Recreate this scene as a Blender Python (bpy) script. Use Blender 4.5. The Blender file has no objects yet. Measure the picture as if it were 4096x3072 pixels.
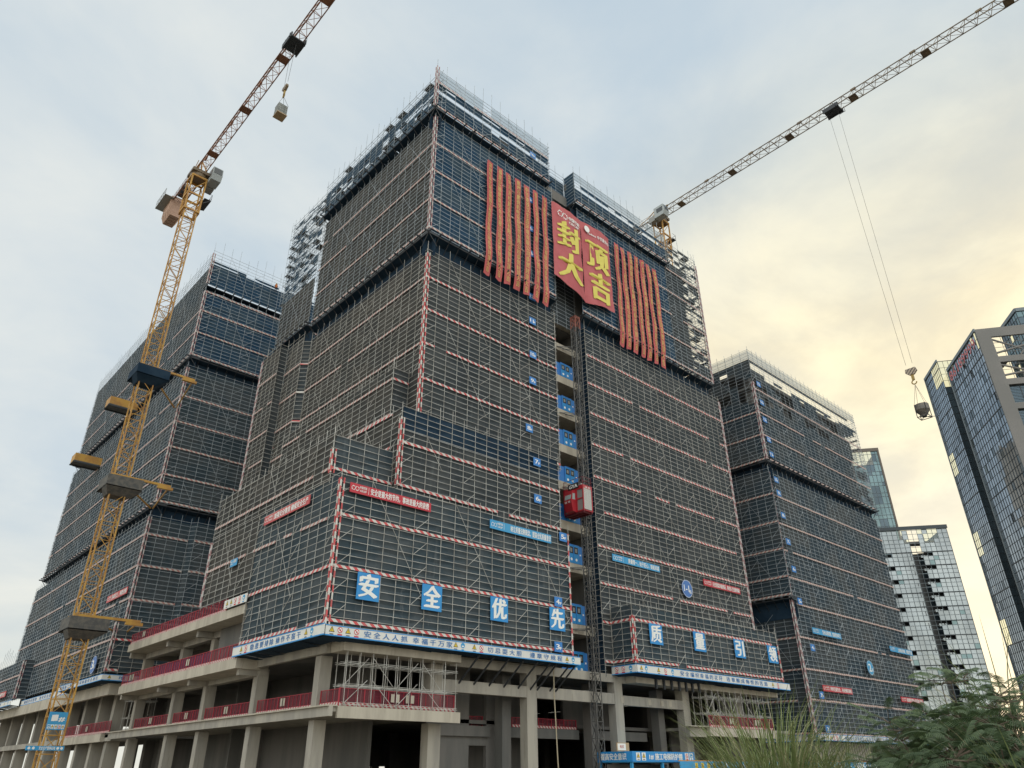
import bpy, math, random
from mathutils import Vector, Matrix, noise
from math import radians, sin, cos, pi, hypot

S = bpy.context.scene
COL = S.collection
rnd = random.Random(11)
EYE = 1.6                      # height of the lens above the ground; all builders work relative to the lens

# ------------------------------------------------------------------ camera
YAW, PITCH, ROLL = 0.743805, 0.488664, -0.00691
Fw = Vector((sin(YAW)*cos(PITCH), cos(YAW)*cos(PITCH), sin(PITCH)))
Rt = Vector((cos(YAW), -sin(YAW), 0))
Up = Rt.cross(Fw)
R2 = Rt*cos(ROLL) + Up*sin(ROLL)
U2 = Up*cos(ROLL) - Rt*sin(ROLL)
cam = bpy.data.objects.new('camera', bpy.data.cameras.new('camera'))
COL.objects.link(cam)
M4 = Matrix((R2, U2, -Fw)).transposed().to_4x4()
M4.translation = Vector((0, 0, EYE))
cam.matrix_world = M4
cam.data.sensor_width = 36
cam.data.lens = 2918.87/4096*36
cam.data.clip_end = 6000
cam.data.clip_start = 0.1
S.camera = cam

# ------------------------------------------------------------------ light
SUN_AZ, SUN_EL = radians(78), radians(9)       # glow low behind the glass towers
sun = bpy.data.objects.new('sun', bpy.data.lights.new('sun', 'SUN'))
COL.objects.link(sun)
sun.data.energy = 0.8
sun.data.angle = radians(14)
sun.data.color = (1.0, 0.86, 0.66)
sd = Vector((sin(SUN_AZ)*cos(SUN_EL), cos(SUN_AZ)*cos(SUN_EL), sin(SUN_EL)))
sun.rotation_euler = (-sd).to_track_quat('-Z', 'Y').to_euler()

S.view_settings.view_transform = 'Standard'
S.view_settings.look = 'None'
S.view_settings.exposure = 0.34
S.view_settings.gamma = 1.0
S.cycles.use_denoising = True
S.cycles.max_bounces = 6
S.cycles.transparent_max_bounces = 24

W = bpy.data.worlds.new('World'); S.world = W
W.use_nodes = True
nt = W.node_tree; nt.nodes.clear()

class G:
    """tiny node-graph helper"""
    def __init__(s, tree): s.t = tree
    def n(s, typ, **kw):
        x = s.t.nodes.new(typ)
        for k, v in kw.items(): setattr(x, k, v)
        return x
    def l(s, a, b): s.t.links.new(a, b)
    def put(s, sock, v):
        if hasattr(v, 'is_linked'): s.l(v, sock)
        else: sock.default_value = v
    def m(s, op, a, b=0.0, c=0.0, clamp=False):
        x = s.n('ShaderNodeMath', operation=op); x.use_clamp = clamp
        for i, v in enumerate((a, b, c)): s.put(x.inputs[i], v)
        return x.outputs[0]
    def dot(s, a, vec):
        x = s.n('ShaderNodeVectorMath', operation='DOT_PRODUCT'); s.put(x.inputs[0], a); x.inputs[1].default_value = vec
        return x.outputs['Value']
    def vm(s, op, a, b):
        x = s.n('ShaderNodeVectorMath', operation=op); s.put(x.inputs[0], a); s.put(x.inputs[1], b)
        return x.outputs[0]
    def ss(s, v, a, b):
        x = s.n('ShaderNodeMapRange', interpolation_type='SMOOTHSTEP'); s.put(x.inputs[0], v)
        x.inputs[1].default_value = a; x.inputs[2].default_value = b
        return x.outputs[0]
    def mix(s, f, a, b, blend='MIX'):
        x = s.n('ShaderNodeMix', data_type='RGBA', blend_type=blend)
        s.put(x.inputs[0], f); s.put(x.inputs[6], a); s.put(x.inputs[7], b)
        return x.outputs[2]
    def noise(s, vec, scale, detail=3, rough=.5, dist=0.0):
        x = s.n('ShaderNodeTexNoise'); s.put(x.inputs['Vector'], vec)
        x.inputs['Scale'].default_value = scale; x.inputs['Detail'].default_value = detail
        x.inputs['Roughness'].default_value = rough; x.inputs['Distortion'].default_value = dist
        return x.outputs['Fac']

g = G(nt)
tc = g.n('ShaderNodeTexCoord').outputs['Generated']
sep = g.n('ShaderNodeSeparateXYZ'); g.l(tc, sep.inputs[0])
# clouds live on a flat layer overhead so they shrink towards the horizon
zc = g.m('MAXIMUM', g.m('ADD', sep.outputs[2], .22), .05)
pl = g.n('ShaderNodeCombineXYZ'); g.l(g.m('DIVIDE', sep.outputs[0], zc), pl.inputs[0]); g.l(g.m('DIVIDE', sep.outputs[1], zc), pl.inputs[1])
n1 = g.noise(pl.outputs[0], 1.15, 6, .5, .5)
n2 = g.noise(g.vm('ADD', pl.outputs[0], (7.3, 2.1, 0)), 3.0, 6, .58, .3)
n3 = g.noise(g.vm('ADD', pl.outputs[0], (1.3, 9.1, 0)), .65, 2, .5, .2)
cl = g.ss(g.m('ADD', g.m('MULTIPLY', n1, .7), g.m('MULTIPLY', n2, .3)), .36, .66)
blue = g.mix(g.ss(n3, .35, .65), (.40, .50, .585, 1), (.54, .60, .64, 1))
cloud = g.mix(cl, blue, (.68, .70, .675, 1))
gl = Vector((sin(radians(76)), cos(radians(76)), .22)).normalized()
gd = g.dot(tc, gl)
warm = g.m('MULTIPLY', g.ss(gd, .76, .985), g.m('ADD', .55, g.m('MULTIPLY', cl, .45)))
cloud = g.mix(warm, cloud, g.mix(g.ss(n2, .35, .65), (.80, .68, .43, 1), (.97, .86, .57, 1)))
cream = g.m('MULTIPLY', g.ss(sep.outputs[2], .34, .02), .6)
cloud = g.mix(cream, cloud, (.74, .71, .60, 1))
bd = g.dot(tc, Vector((-.62, -.72, .30)).normalized())          # unseen sky behind the camera, brightness added to light the facades
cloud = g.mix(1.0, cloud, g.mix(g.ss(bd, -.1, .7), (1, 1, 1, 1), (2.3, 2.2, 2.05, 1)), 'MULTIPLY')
sky = g.n('ShaderNodeTexSky', sky_type='NISHITA')
sky.sun_disc = False; sky.sun_elevation = SUN_EL; sky.sun_rotation = SUN_AZ
b1 = g.n('ShaderNodeBackground'); g.l(sky.outputs[0], b1.inputs[0]); b1.inputs[1].default_value = .1
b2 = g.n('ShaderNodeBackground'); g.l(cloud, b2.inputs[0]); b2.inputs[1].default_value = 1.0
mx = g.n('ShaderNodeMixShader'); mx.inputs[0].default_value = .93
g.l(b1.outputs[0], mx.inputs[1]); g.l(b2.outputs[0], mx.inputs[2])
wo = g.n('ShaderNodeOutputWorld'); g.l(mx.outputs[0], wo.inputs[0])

# ------------------------------------------------------------------ materials
MATS = {}
def mat(name, col, rough=.7, metal=0.0, var=None, vscale=.6, streak=False, alpha=1.0, bump=0.0, bscale=8, spec=.5, fine=None):
    """plain principled material; var = second colour mixed in by noise in world space"""
    if name in MATS: return MATS[name]
    m = bpy.data.materials.new(name); m.use_nodes = True
    g = G(m.node_tree); p = m.node_tree.nodes['Principled BSDF']
    p.inputs['Roughness'].default_value = rough; p.inputs['Metallic'].default_value = metal
    p.inputs['Alpha'].default_value = alpha
    p.inputs['Specular IOR Level'].default_value = spec
    pos = g.n('ShaderNodeNewGeometry').outputs['Position']
    c = (*col, 1)
    if var:
        v = g.vm('MULTIPLY', pos, (1, 1, .16 if streak else 1))
        f = g.ss(g.noise(v, vscale, 5, .6), .38, .64)
        c = g.mix(f, c, (*var, 1))
    if fine:
        f2 = g.ss(g.noise(g.vm('MULTIPLY', pos, (1, 1, .12)), 1.7, 6, .7), .55, .75)
        c = g.mix(f2, c, (*fine, 1))
    g.put(p.inputs['Base Color'], c)
    if bump:
        b = g.n('ShaderNodeBump'); b.inputs['Strength'].default_value = bump
        g.l(g.noise(pos, bscale, 5, .6), b.inputs['Height']); g.l(b.outputs[0], p.inputs['Normal'])
    MATS[name] = m
    return m

def stripe_mat(name, a, b, period, diag=1.0, rough=.6):
    m = bpy.data.materials.new(name); m.use_nodes = True
    g = G(m.node_tree); p = m.node_tree.nodes['Principled BSDF']
    p.inputs['Roughness'].default_value = rough
    pos = g.n('ShaderNodeNewGeometry').outputs['Position']
    v = g.dot(pos, (1, 1, diag))
    f = g.m('GREATER_THAN', g.m('FRACT', g.m('DIVIDE', v, period)), .5)
    c = g.mix(f, (*a, 1), (*b, 1))
    dirt = g.ss(g.noise(pos, 1.5, 4), .3, .75)
    c = g.mix(g.m('MULTIPLY', dirt, .35), c, (.30, .27, .25, 1))
    g.l(c, p.inputs['Base Color'])
    MATS[name] = m
    return m

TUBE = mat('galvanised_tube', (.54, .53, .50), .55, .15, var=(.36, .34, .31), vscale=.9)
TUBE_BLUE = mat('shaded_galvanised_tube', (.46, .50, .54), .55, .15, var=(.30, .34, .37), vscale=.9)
NET = mat('charcoal_safety_net', (.050, .060, .068), .9, 0, var=(.075, .083, .088), vscale=.25, fine=(.105, .115, .12), spec=.2)
NET_P = mat('slate_safety_net', (.045, .066, .082), .9, 0, var=(.078, .092, .102), vscale=.35, fine=(.12, .135, .145), spec=.2)
NET_L = mat('brownish_safety_net', (.060, .062, .062), .9, 0, var=(.088, .084, .078), vscale=.22, fine=(.115, .112, .105), spec=.2)
NET_B = mat('blue_safety_net', (.022, .062, .115), .9, 0, var=(.050, .085, .120), vscale=.3, fine=(.09, .125, .155), spec=.2)
NET_FAR = mat('blue_grey_safety_net', (.040, .060, .078), .9, 0, var=(.075, .083, .088), vscale=.2, fine=(.10, .112, .12), spec=.2)
NAVY = mat('navy_catch_net', (.012, .030, .055), .9, 0, var=(.022, .045, .075), vscale=.5, spec=.2)
VEIL = mat('thin_pale_net', (.22, .30, .36), .9, 0, alpha=.45, spec=.2)
STRIPE = stripe_mat('red_white_warning_band', (.60, .07, .075), (.66, .64, .60), .75, 1.2)
STRIPE_F = stripe_mat('faded_warning_band', (.44, .19, .17), (.58, .55, .51), .7, 1.2)
STRIPE_P = stripe_mat('red_white_pole_paint', (.58, .07, .075), (.66, .64, .60), 1.1, 1.0)
STRIPE_PF = stripe_mat('faded_pole_paint', (.36, .18, .19), (.58, .55, .54), 1.2, 1.0)
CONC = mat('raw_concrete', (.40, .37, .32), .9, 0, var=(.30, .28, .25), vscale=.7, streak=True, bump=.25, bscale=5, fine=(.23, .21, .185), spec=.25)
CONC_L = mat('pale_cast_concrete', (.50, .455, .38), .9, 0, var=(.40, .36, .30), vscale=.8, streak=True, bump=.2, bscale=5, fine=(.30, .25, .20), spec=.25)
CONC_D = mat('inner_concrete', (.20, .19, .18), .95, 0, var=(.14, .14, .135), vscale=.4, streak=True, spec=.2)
STEEL = mat('dark_steel', (.045, .05, .058), .6, .3)
MAST_STEEL = mat('hoist_mast_steel', (.10, .10, .10), .5, .5, var=(.17, .16, .15), vscale=2.0)
YEL = mat('crane_yellow_paint', (.52, .29, .055), .55, 0, var=(.40, .20, .05), vscale=.8, fine=(.26, .16, .08))
JIBM = mat('crane_backlit_jib_paint', (.30, .135, .075), .6, 0, var=(.22, .10, .06), vscale=.6)  # red-orange jib, its backlit brown put into the paint colour
JIBM2 = mat('crane_dull_jib_paint', (.20, .145, .085), .6, 0, var=(.15, .11, .08), vscale=.6)
PINKC = mat('counterweight_concrete', (.50, .33, .25), .85, 0, var=(.42, .27, .20), vscale=.8)
WHITE = mat('white_sign_sheet', (.72, .71, .68), .6, 0, var=(.66, .66, .64), vscale=.5)
OFFW = mat('white_lettering', (.82, .82, .80), .6)
BLUE = mat('blue_sign_sheet', (.022, .245, .62), .5, 0, var=(.03, .27, .60), vscale=1.5)
BLUE2 = mat('azure_sign_sheet', (.035, .30, .60), .5, 0, var=(.05, .32, .58), vscale=1.5)
ROYAL = mat('royal_blue_disc', (.06, .17, .47), .5)
FLOORB = mat('floor_sign_blue', (.035, .20, .55), .5)
BTXT = mat('blue_lettering', (.03, .16, .42), .6)
RED = mat('red_slogan_sheet', (.52, .030, .050), .55, 0, var=(.47, .035, .05), vscale=1.0)
REDP = mat('sun_faded_red_sheet', (.56, .10, .10), .6, 0, var=(.50, .085, .09), vscale=1.0)
CLOTH = mat('red_banner_cloth', (.50, .125, .135), .8, 0, var=(.43, .095, .105), vscale=.35, bump=.3, bscale=3)
CLOTHV = mat('scarlet_banner_cloth', (.52, .115, .115), .8, 0, var=(.45, .09, .09), vscale=.5, bump=.3, bscale=4)
GOLD = mat('yellow_banner_lettering', (.72, .62, .13), .7)
GOLDV = mat('gold_banner_lettering', (.66, .47, .17), .7)
GATE = mat('blue_gate_paint', (.02, .16, .50), .5, 0, var=(.03, .19, .52), vscale=.8)
GATE2 = mat('light_blue_gate_paint', (.02, .24, .56), .5)
BLACK = mat('black_paint', (.012, .012, .014), .5)
YSIGN = mat('warning_yellow', (.75, .53, .03), .55)
RSIGN = mat('prohibition_red', (.60, .03, .04), .55)
CAGE = mat('hoist_red_paint', (.40, .018, .030), .4, 0, var=(.34, .018, .028), vscale=1.2)
CAGED = mat('hoist_dark_red_frame', (.16, .022, .030), .5)
CAGEM = mat('hoist_grey_mesh', (.26, .26, .25), .5, .2)
LOUV = mat('hoist_white_louvre', (.62, .61, .58), .5)
RAILR = mat('railing_red_paint', (.34, .022, .040), .55)
RAILM = mat('railing_red_mesh', (.16, .012, .030), .7, 0, alpha=.62)
RAILB = mat('railing_purple_sheet', (.10, .07, .22), .7, 0, var=(.14, .09, .26), vscale=3)
TOE = stripe_mat('railing_toe_band', (.42, .03, .05), (.62, .58, .54), .42, .9)
GROUND = mat('bare_site_soil', (.17, .145, .11), .95, 0, var=(.24, .21, .16), vscale=.15, bump=.4)
ASPH = mat('asphalt', (.05, .05, .052), .9, 0, var=(.07, .07, .07), vscale=.8)
SKIN = mat('skin', (.38, .22, .15), .6)
VEST = mat('orange_work_vest', (.55, .16, .03), .7)
HELM = mat('yellow_helmet', (.65, .45, .03), .4)
DARKB = mat('dark_trousers', (.03, .035, .05), .8)
ROPE = mat('wire_rope', (.06, .06, .06), .5, .4)
HOSE = mat('beige_hose', (.42, .36, .25), .6)
PLANK = mat('deck_plank', (.085, .085, .085), .9, 0, var=(.14, .13, .115), vscale=2)
WOOD = mat('raw_timber', (.42, .30, .18), .8)
ORANGE = mat('orange_frame_paint', (.60, .24, .03), .5)

# ------------------------------------------------------------------ mesh builder
class MB:
    def __init__(s): s.v = []; s.f = []; s.mi = []
    def quad(s, a, b, c, d, mi=0):
        i = len(s.v); s.v += [a, b, c, d]; s.f.append((i, i+1, i+2, i+3)); s.mi.append(mi)
    def poly(s, pts, mi=0):
        i = len(s.v); s.v += list(pts); s.f.append(tuple(range(i, i+len(pts)))); s.mi.append(mi)
    def box(s, x0, x1, y0, y1, z0, z1, mi=0):
        i = len(s.v)
        s.v += [(x0,y0,z0),(x1,y0,z0),(x1,y1,z0),(x0,y1,z0),(x0,y0,z1),(x1,y0,z1),(x1,y1,z1),(x0,y1,z1)]
        for q in ((0,3,2,1),(4,5,6,7),(0,1,5,4),(1,2,6,5),(2,3,7,6),(3,0,4,7)):
            s.f.append(tuple(i+k for k in q)); s.mi.append(mi)
    def obox(s, c, a, b, d, mi=0):
        c, a, b, d = Vector(c), Vector(a), Vector(b), Vector(d); i = len(s.v)
        for k in ((-1,-1,-1),(1,-1,-1),(1,1,-1),(-1,1,-1),(-1,-1,1),(1,-1,1),(1,1,1),(-1,1,1)):
            s.v.append(tuple(c + a*k[0] + b*k[1] + d*k[2]))
        for q in ((0,3,2,1),(4,5,6,7),(0,1,5,4),(1,2,6,5),(2,3,7,6),(3,0,4,7)):
            s.f.append(tuple(i+k for k in q)); s.mi.append(mi)
    def tube(s, p, q, r=.026, n=4, mi=0, cap=False, r2=None):
        p, q = Vector(p), Vector(q); d = q - p
        if d.length < 1e-5: return
        d.normalize(); u = d.cross(Vector((0, 0, 1)) if abs(d.z) < .9 else Vector((1, 0, 0))).normalized(); w = d.cross(u)
        i = len(s.v); r2 = r if r2 is None else r2
        for k in range(n):
            a = 2*pi*(k+.5)/n; s.v.append(tuple(p + (u*cos(a) + w*sin(a))*r))
        for k in range(n):
            a = 2*pi*(k+.5)/n; s.v.append(tuple(q + (u*cos(a) + w*sin(a))*r2))
        for k in range(n):
            k2 = (k+1) % n; s.f.append((i+k, i+k2, i+n+k2, i+n+k)); s.mi.append(mi)
        if cap:
            s.f.append(tuple(i+k for k in reversed(range(n)))); s.mi.append(mi)
            s.f.append(tuple(i+n+k for k in range(n))); s.mi.append(mi)
    def prism(s, pts, dvec, mi=0):
        """extrude a planar outline"""
        n = len(pts); i = len(s.v); dv = Vector(dvec)
        s.v += [tuple(p) for p in pts] + [tuple(Vector(p)+dv) for p in pts]
        s.f.append(tuple(range(i+n-1, i-1, -1))); s.f.append(tuple(range(i+n, i+2*n))); s.mi += [mi, mi]
        for k in range(n):
            k2 = (k+1) % n; s.f.append((i+k, i+k2, i+n+k2, i+n+k)); s.mi.append(mi)
    def build(s, name, mats, parent=None, smooth=False):
        me = bpy.data.meshes.new(name); me.from_pydata(s.v, [], s.f)
        if not isinstance(mats, (list, tuple)): mats = [mats]
        for m in mats: me.materials.append(m)
        if len(mats) > 1: me.polygons.foreach_set('material_index', s.mi)
        if smooth: me.polygons.foreach_set('use_smooth', [True]*len(s.f))
        me.update()
        o = bpy.data.objects.new(name, me); COL.objects.link(o)
        if parent: o.parent = parent
        return o

def tag(o, label=None, cat=None, group=None, kind=None):
    if label: o['label'] = label
    if cat: o['category'] = cat
    if group: o['group'] = group
    if kind: o['kind'] = kind
    return o
def thing(name, label, cat, group=None):
    o = bpy.data.objects.new(name, None); COL.objects.link(o)
    o.empty_display_size = .2
    return tag(o, label, cat, group)

# ------------------------------------------------------------------ planes, text, marks
class Plane:
    """a wall plane; s runs to the right as seen from outside, z up, off outwards"""
    def __init__(s, axis, c): s.axis, s.c = axis, c
    def p(s, a, z, off=0.0):
        return (a, s.c - off, z) if s.axis == 'y' else (s.c - off, -a, z)
class OPlane:
    """free plane through o along unit u"""
    def __init__(s, o, u): s.o, s.u = Vector(o), Vector((u[0], u[1], 0)).normalized(); s.n = Vector((s.u.y, -s.u.x, 0))
    def p(s, a, z, off=0.0): q = s.o + s.u*a + s.n*off; return (q.x, q.y, z)

_tc = {}
def glyphs(txt, bold=.018, res=2):
    k = txt
    if k in _tc: return _tc[k]
    cu = bpy.data.curves.new('t', 'FONT'); cu.body = txt; cu.offset = 0.0; cu.resolution_u = res
    o = bpy.data.objects.new('t', cu); COL.objects.link(o)
    bpy.context.view_layer.update()
    me = bpy.data.meshes.new_from_object(o.evaluated_get(bpy.context.evaluated_depsgraph_get()))
    v = [(p.co.x, p.co.y) for p in me.vertices]; f = [tuple(p.vertices) for p in me.polygons]
    bpy.data.objects.remove(o); bpy.data.curves.remove(cu); bpy.data.meshes.remove(me)
    _tc[k] = (v, f); return v, f
_em = glyphs('国')
EY0, EY1 = min(p[1] for p in _em[0]), max(p[1] for p in _em[0])

def text_into(mb, pl, txt, a0, a1, z0, z1, off, mi=0, bold=.018, keep=False, warp=None):
    v, f = glyphs(txt, bold)
    if not v: return
    x0, x1 = min(p[0] for p in v), max(p[0] for p in v)
    sx = (a1-a0)/(x1-x0); sz = (z1-z0)/(EY1-EY0)
    if keep: sx = min(sx, sz); a0 = (a0+a1)/2 - sx*(x1-x0)/2
    for c, (dx, dy) in enumerate(((0, 0), (bold, .4*bold), (-bold, -.4*bold))):
        i = len(mb.v)
        for x, y in v:
            a, z = a0 + (x+dx-x0)*sx, z0 + (y+dy-EY0)*sz
            mb.v.append(pl.p(a, z, off + .003*c + (warp(a, z) if warp else 0)))
        for q in f: mb.f.append(tuple(i+k for k in q)); mb.mi.append(mi)
def vtext_into(mb, pl, txt, a0, a1, z0, z1, off, mi=0, bold=.02, warp=None):
    """one character under the other"""
    n = len(txt); h = (z0-z1)/n
    for k, ch in enumerate(txt):
        zt = z0 - h*k - h*.06; zb = z0 - h*(k+1) + h*.06
        text_into(mb, pl, ch, a0, a1, zb, zt, off, mi, bold, warp=warp)
def disc(mb, pl, a, z, r, off, mi=0, n=20, rz=None):
    rz = rz or r
    mb.poly([pl.p(a+r*cos(2*pi*k/n), z+rz*sin(2*pi*k/n), off) for k in range(n)], mi)
def ring(mb, pl, a, z, r0, r1, off, mi=0, n=20):
    for k in range(n):
        t0, t1 = 2*pi*k/n, 2*pi*(k+1)/n
        mb.quad(pl.p(a+r0*cos(t0), z+r0*sin(t0), off), pl.p(a+r1*cos(t0), z+r1*sin(t0), off),
                pl.p(a+r1*cos(t1), z+r1*sin(t1), off), pl.p(a+r0*cos(t1), z+r0*sin(t1), off), mi)
def rect(mb, pl, a0, a1, z0, z1, off, mi=0):
    mb.quad(pl.p(a0, z0, off), pl.p(a1, z0, off), pl.p(a1, z1, off), pl.p(a0, z1, off), mi)
def slab(mb, pl, a0, a1, z0, z1, off0, off1, mi=0):
    mb.prism([pl.p(a0, z0, off0), pl.p(a1, z0, off0), pl.p(a1, z1, off0), pl.p(a0, z1, off0)],
             Vector(pl.p(0, 0, off1)) - Vector(pl.p(0, 0, off0)), mi)
# marks: material slots 0 black 1 yellow 2 red 3 blue 4 white
MARKM = [BLACK, YSIGN, RSIGN, BLUE2, OFFW]
def picto(mb, pl, kind, a, z, h, off):
    r = h*.34; zc = z + h*.12
    if kind == 'w':
        mb.poly([pl.p(a-r*1.05, zc-r*.8, off), pl.p(a+r*1.05, zc-r*.8, off), pl.p(a, zc+r*1.0, off)], 0)
        mb.poly([pl.p(a-r*.78, zc-r*.64, off+.008), pl.p(a+r*.78, zc-r*.64, off+.008), pl.p(a, zc+r*.68, off+.008)], 1)
        rect(mb, pl, a-r*.08, a+r*.08, zc-r*.30, zc+r*.28, off+.015, 0); rect(mb, pl, a-r*.08, a+r*.08, zc-r*.54, zc-r*.40, off+.015, 0)
        rect(mb, pl, a-r*.7, a+r*.7, z-h*.42, z-h*.34, off, 0)
    elif kind == 'p':
        disc(mb, pl, a, zc, r*.95, off, 2, 18); disc(mb, pl, a, zc, r*.72, off+.008, 4, 18)
        mb.poly([pl.p(a-r*.35, zc-r*.3, off+.012), pl.p(a+r*.1, zc-r*.35, off+.012), pl.p(a+r*.35, zc+r*.3, off+.012), pl.p(a, zc+r*.1, off+.012)], 0)
        d = r*.62; w = r*.1
        mb.quad(pl.p(a-d-w, zc+d-w, off+.016), pl.p(a-d+w, zc+d+w, off+.016), pl.p(a+d+w, zc-d+w, off+.016), pl.p(a+d-w, zc-d-w, off+.016), 2)
        rect(mb, pl, a-r*.85, a+r*.85, z-h*.46, z-h*.30, off, 2)
    else:
        disc(mb, pl, a, zc, r*.95, off, 3, 18)
        mb.poly([pl.p(a+r*.52*cos(t), zc-r*.05+r*.52*sin(t), off+.008) for t in [pi+pi*k/8 for k in range(9)]], 4)
        rect(mb, pl, a-r*.6, a+r*.6, z-h*.46, z-h*.32, off, 3)
def infinity_logo(mb, pl, a, z, w, off, mi):
    """two open rings of dots side by side"""
    r = w*.24
    for c, (t0, t1) in ((a-r*1.02, (25, 335)), (a+r*1.02, (-155, 155))):
        for k in range(9):
            t = radians(t0 + (t1-t0)*k/8)
            disc(mb, pl, c+r*cos(t), z+r*sin(t), r*(.20+.09*(k % 3)/2), off, mi, 10)
    disc(mb, pl, a, z, r*.22, off, mi, 8)

# ------------------------------------------------------------------ scaffold
def scaffold_face(T, N, p0, p1, z0, z1, sp=1.5, row=.6, net=(None, None), ext=(.3, 1.3), hole=None, openwork=False,
                  braces=True, seed=0, tr=.026, low=.25, bulge=.10, long_diag=True):
    r = random.Random(seed)
    P0, P1 = Vector((*p0, 0)), Vector((*p1, 0)); L = (P1-P0).length; u = (P1-P0)/L; n = Vector((u.y, -u.x, 0))
    nb = max(1, round(L/sp)); xs = [L*k/nb for k in range(nb+1)]
    def pt(s, z, off=0.0): q = P0 + u*s + n*off; return (q.x, q.y, z)
    for k, s in enumerate(xs):
        j = r.uniform(-.03, .03)
        T.tube(pt(s+j, z0-low), pt(s+j+r.uniform(-.03, .03), z1+r.uniform(*ext)), tr)
    nr = int(round((z1-z0)/row))
    for i in range(nr+1):
        z = z0 + i*row; a = -r.uniform(.05, .25)
        while a < L+.05:
            b = min(a+6.0, L+r.uniform(.05, .25)); dz = r.uniform(-.018, .018)
            T.tube(pt(a, z+dz, .03), pt(b, z+r.uniform(-.018, .018), .03), tr)
            a = b if b < L else L+1
    if braces:
        step = 4
        for k in range(0, nb, step):
            z = z0 + .3
            while z + 1.5 < z1:
                s0 = xs[min(k+(0 if k == 0 else 1), nb-1)]; s1 = s0 + L/nb
                if k == 0: T.tube(pt(s0, z, .06), pt(s1, z+1.35, .06), tr)
                else: T.tube(pt(s0+.05, z, .06), pt(s1-.05, z+1.25, .06), tr)
                z += 2.1 if k else 2.0
        if long_diag:
            for k in range(2, nb-3, 6):
                z = z1; s = xs[k]
                while z > z0 + 3:
                    T.tube(pt(s, z, .055), pt(s + 1.9, z-3.0, .055), tr*.8); z -= 3.0; s += 1.9
                    if s > xs[min(k+3, nb)]: s = xs[k]
    if openwork:
        for k, s in enumerate(xs):
            T.tube(pt(s, z0-low, -.95), pt(s, z1+r.uniform(.1, .9), -.95), tr)
        z = z0
        while z <= z1+.01:
            T.tube(pt(0, z, -.95), pt(L, z, -.95), tr)
            if z+.9 < z1: T.tube(pt(0, z+.9, -.95), pt(L, z+.9, -.95), tr)
            for s in xs: T.tube(pt(s, z+.05, .1), pt(s, z+.05, -1.1), tr)
            for k in range(nb):
                if r.random() < .35:
                    a, b = xs[k]+.05, xs[k+1]-.05
                    T.obox(pt((a+b)/2, z+.09, -.5), u*((b-a)/2), n*.36, Vector((0, 0, .03)), 1)
                if r.random() < .5: T.tube(pt(xs[k], z, -.95), pt(xs[k+1], z+1.8, -.95), tr)
                if r.random() < .3: T.tube(pt(xs[k], z, .0), pt(xs[k], z+1.8, -.95), tr)
            z += 1.8
    if net is not None and N is not None:
        za, zb = (z0 if net[0] is None else net[0]), (z1 if net[1] is None else net[1])
        rows = max(1, round((zb-za)/row)); idx = {}
        base = len(N.v)
        W_ = nb+1
        for i in range(2*rows+1):
            z = za + (zb-za)*i/(2*rows)
            for k, s in enumerate(xs):
                o = -.10 if i % 2 == 0 else -.10 - bulge*r.uniform(-.2, 1.1)
                N.v.append(pt(s, z + (r.uniform(-.05, .05) if i % 2 else 0), o))
        for i in range(2*rows):
            for k in range(nb):
                if hole and hole((xs[k]+xs[k+1])/2, za + (zb-za)*(i//2*2+1)/(2*rows), r): continue
                a = base + i*W_ + k
                N.f.append((a, a+1, a+1+W_, a+W_)); N.mi.append(0)

def stripe_part(parent, p0, p1, z, m=None, h=.24, gaps=0.0, seed=1, out=.07, droop=True):
    P0, P1 = Vector((*p0, 0)), Vector((*p1, 0)); L = (P1-P0).length; u = (P1-P0)/L; n = Vector((u.y, -u.x, 0))
    r = random.Random(seed*17+int(z*10)); mb = MB(); a = 0.0
    k = max(1, round(L/1.5)); d = L/k
    for i in range(k):
        if r.random() < gaps: continue
        dz0, dz1 = r.uniform(-.03, .03), r.uniform(-.03, .03)
        q = [P0 + u*(d*i) + n*out, P0 + u*(d*(i+1)) + n*out]
        mb.prism([(q[0].x, q[0].y, z+dz0-h/2), (q[1].x, q[1].y, z+dz1-h/2), (q[1].x, q[1].y, z+dz1+h/2), (q[0].x, q[0].y, z+dz0+h/2)], -n*.02)
    if mb.f: mb.build('warning_stripe', m or STRIPE, parent)
def corner_part(parent, x, y, z0, z1, m=None, dirs=((.3, 0), (0, .3))):
    mb = MB()
    mb.tube((x-.05, y-.05, z0), (x-.05, y-.05, z1), .085, 6)
    for dx, dy in dirs: mb.tube((x-.05+dx, y-.05+dy, z0), (x-.05+dx, y-.05+dy, z1), .075, 6)
    mb.build('corner_pole', m or STRIPE_P, parent)
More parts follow.
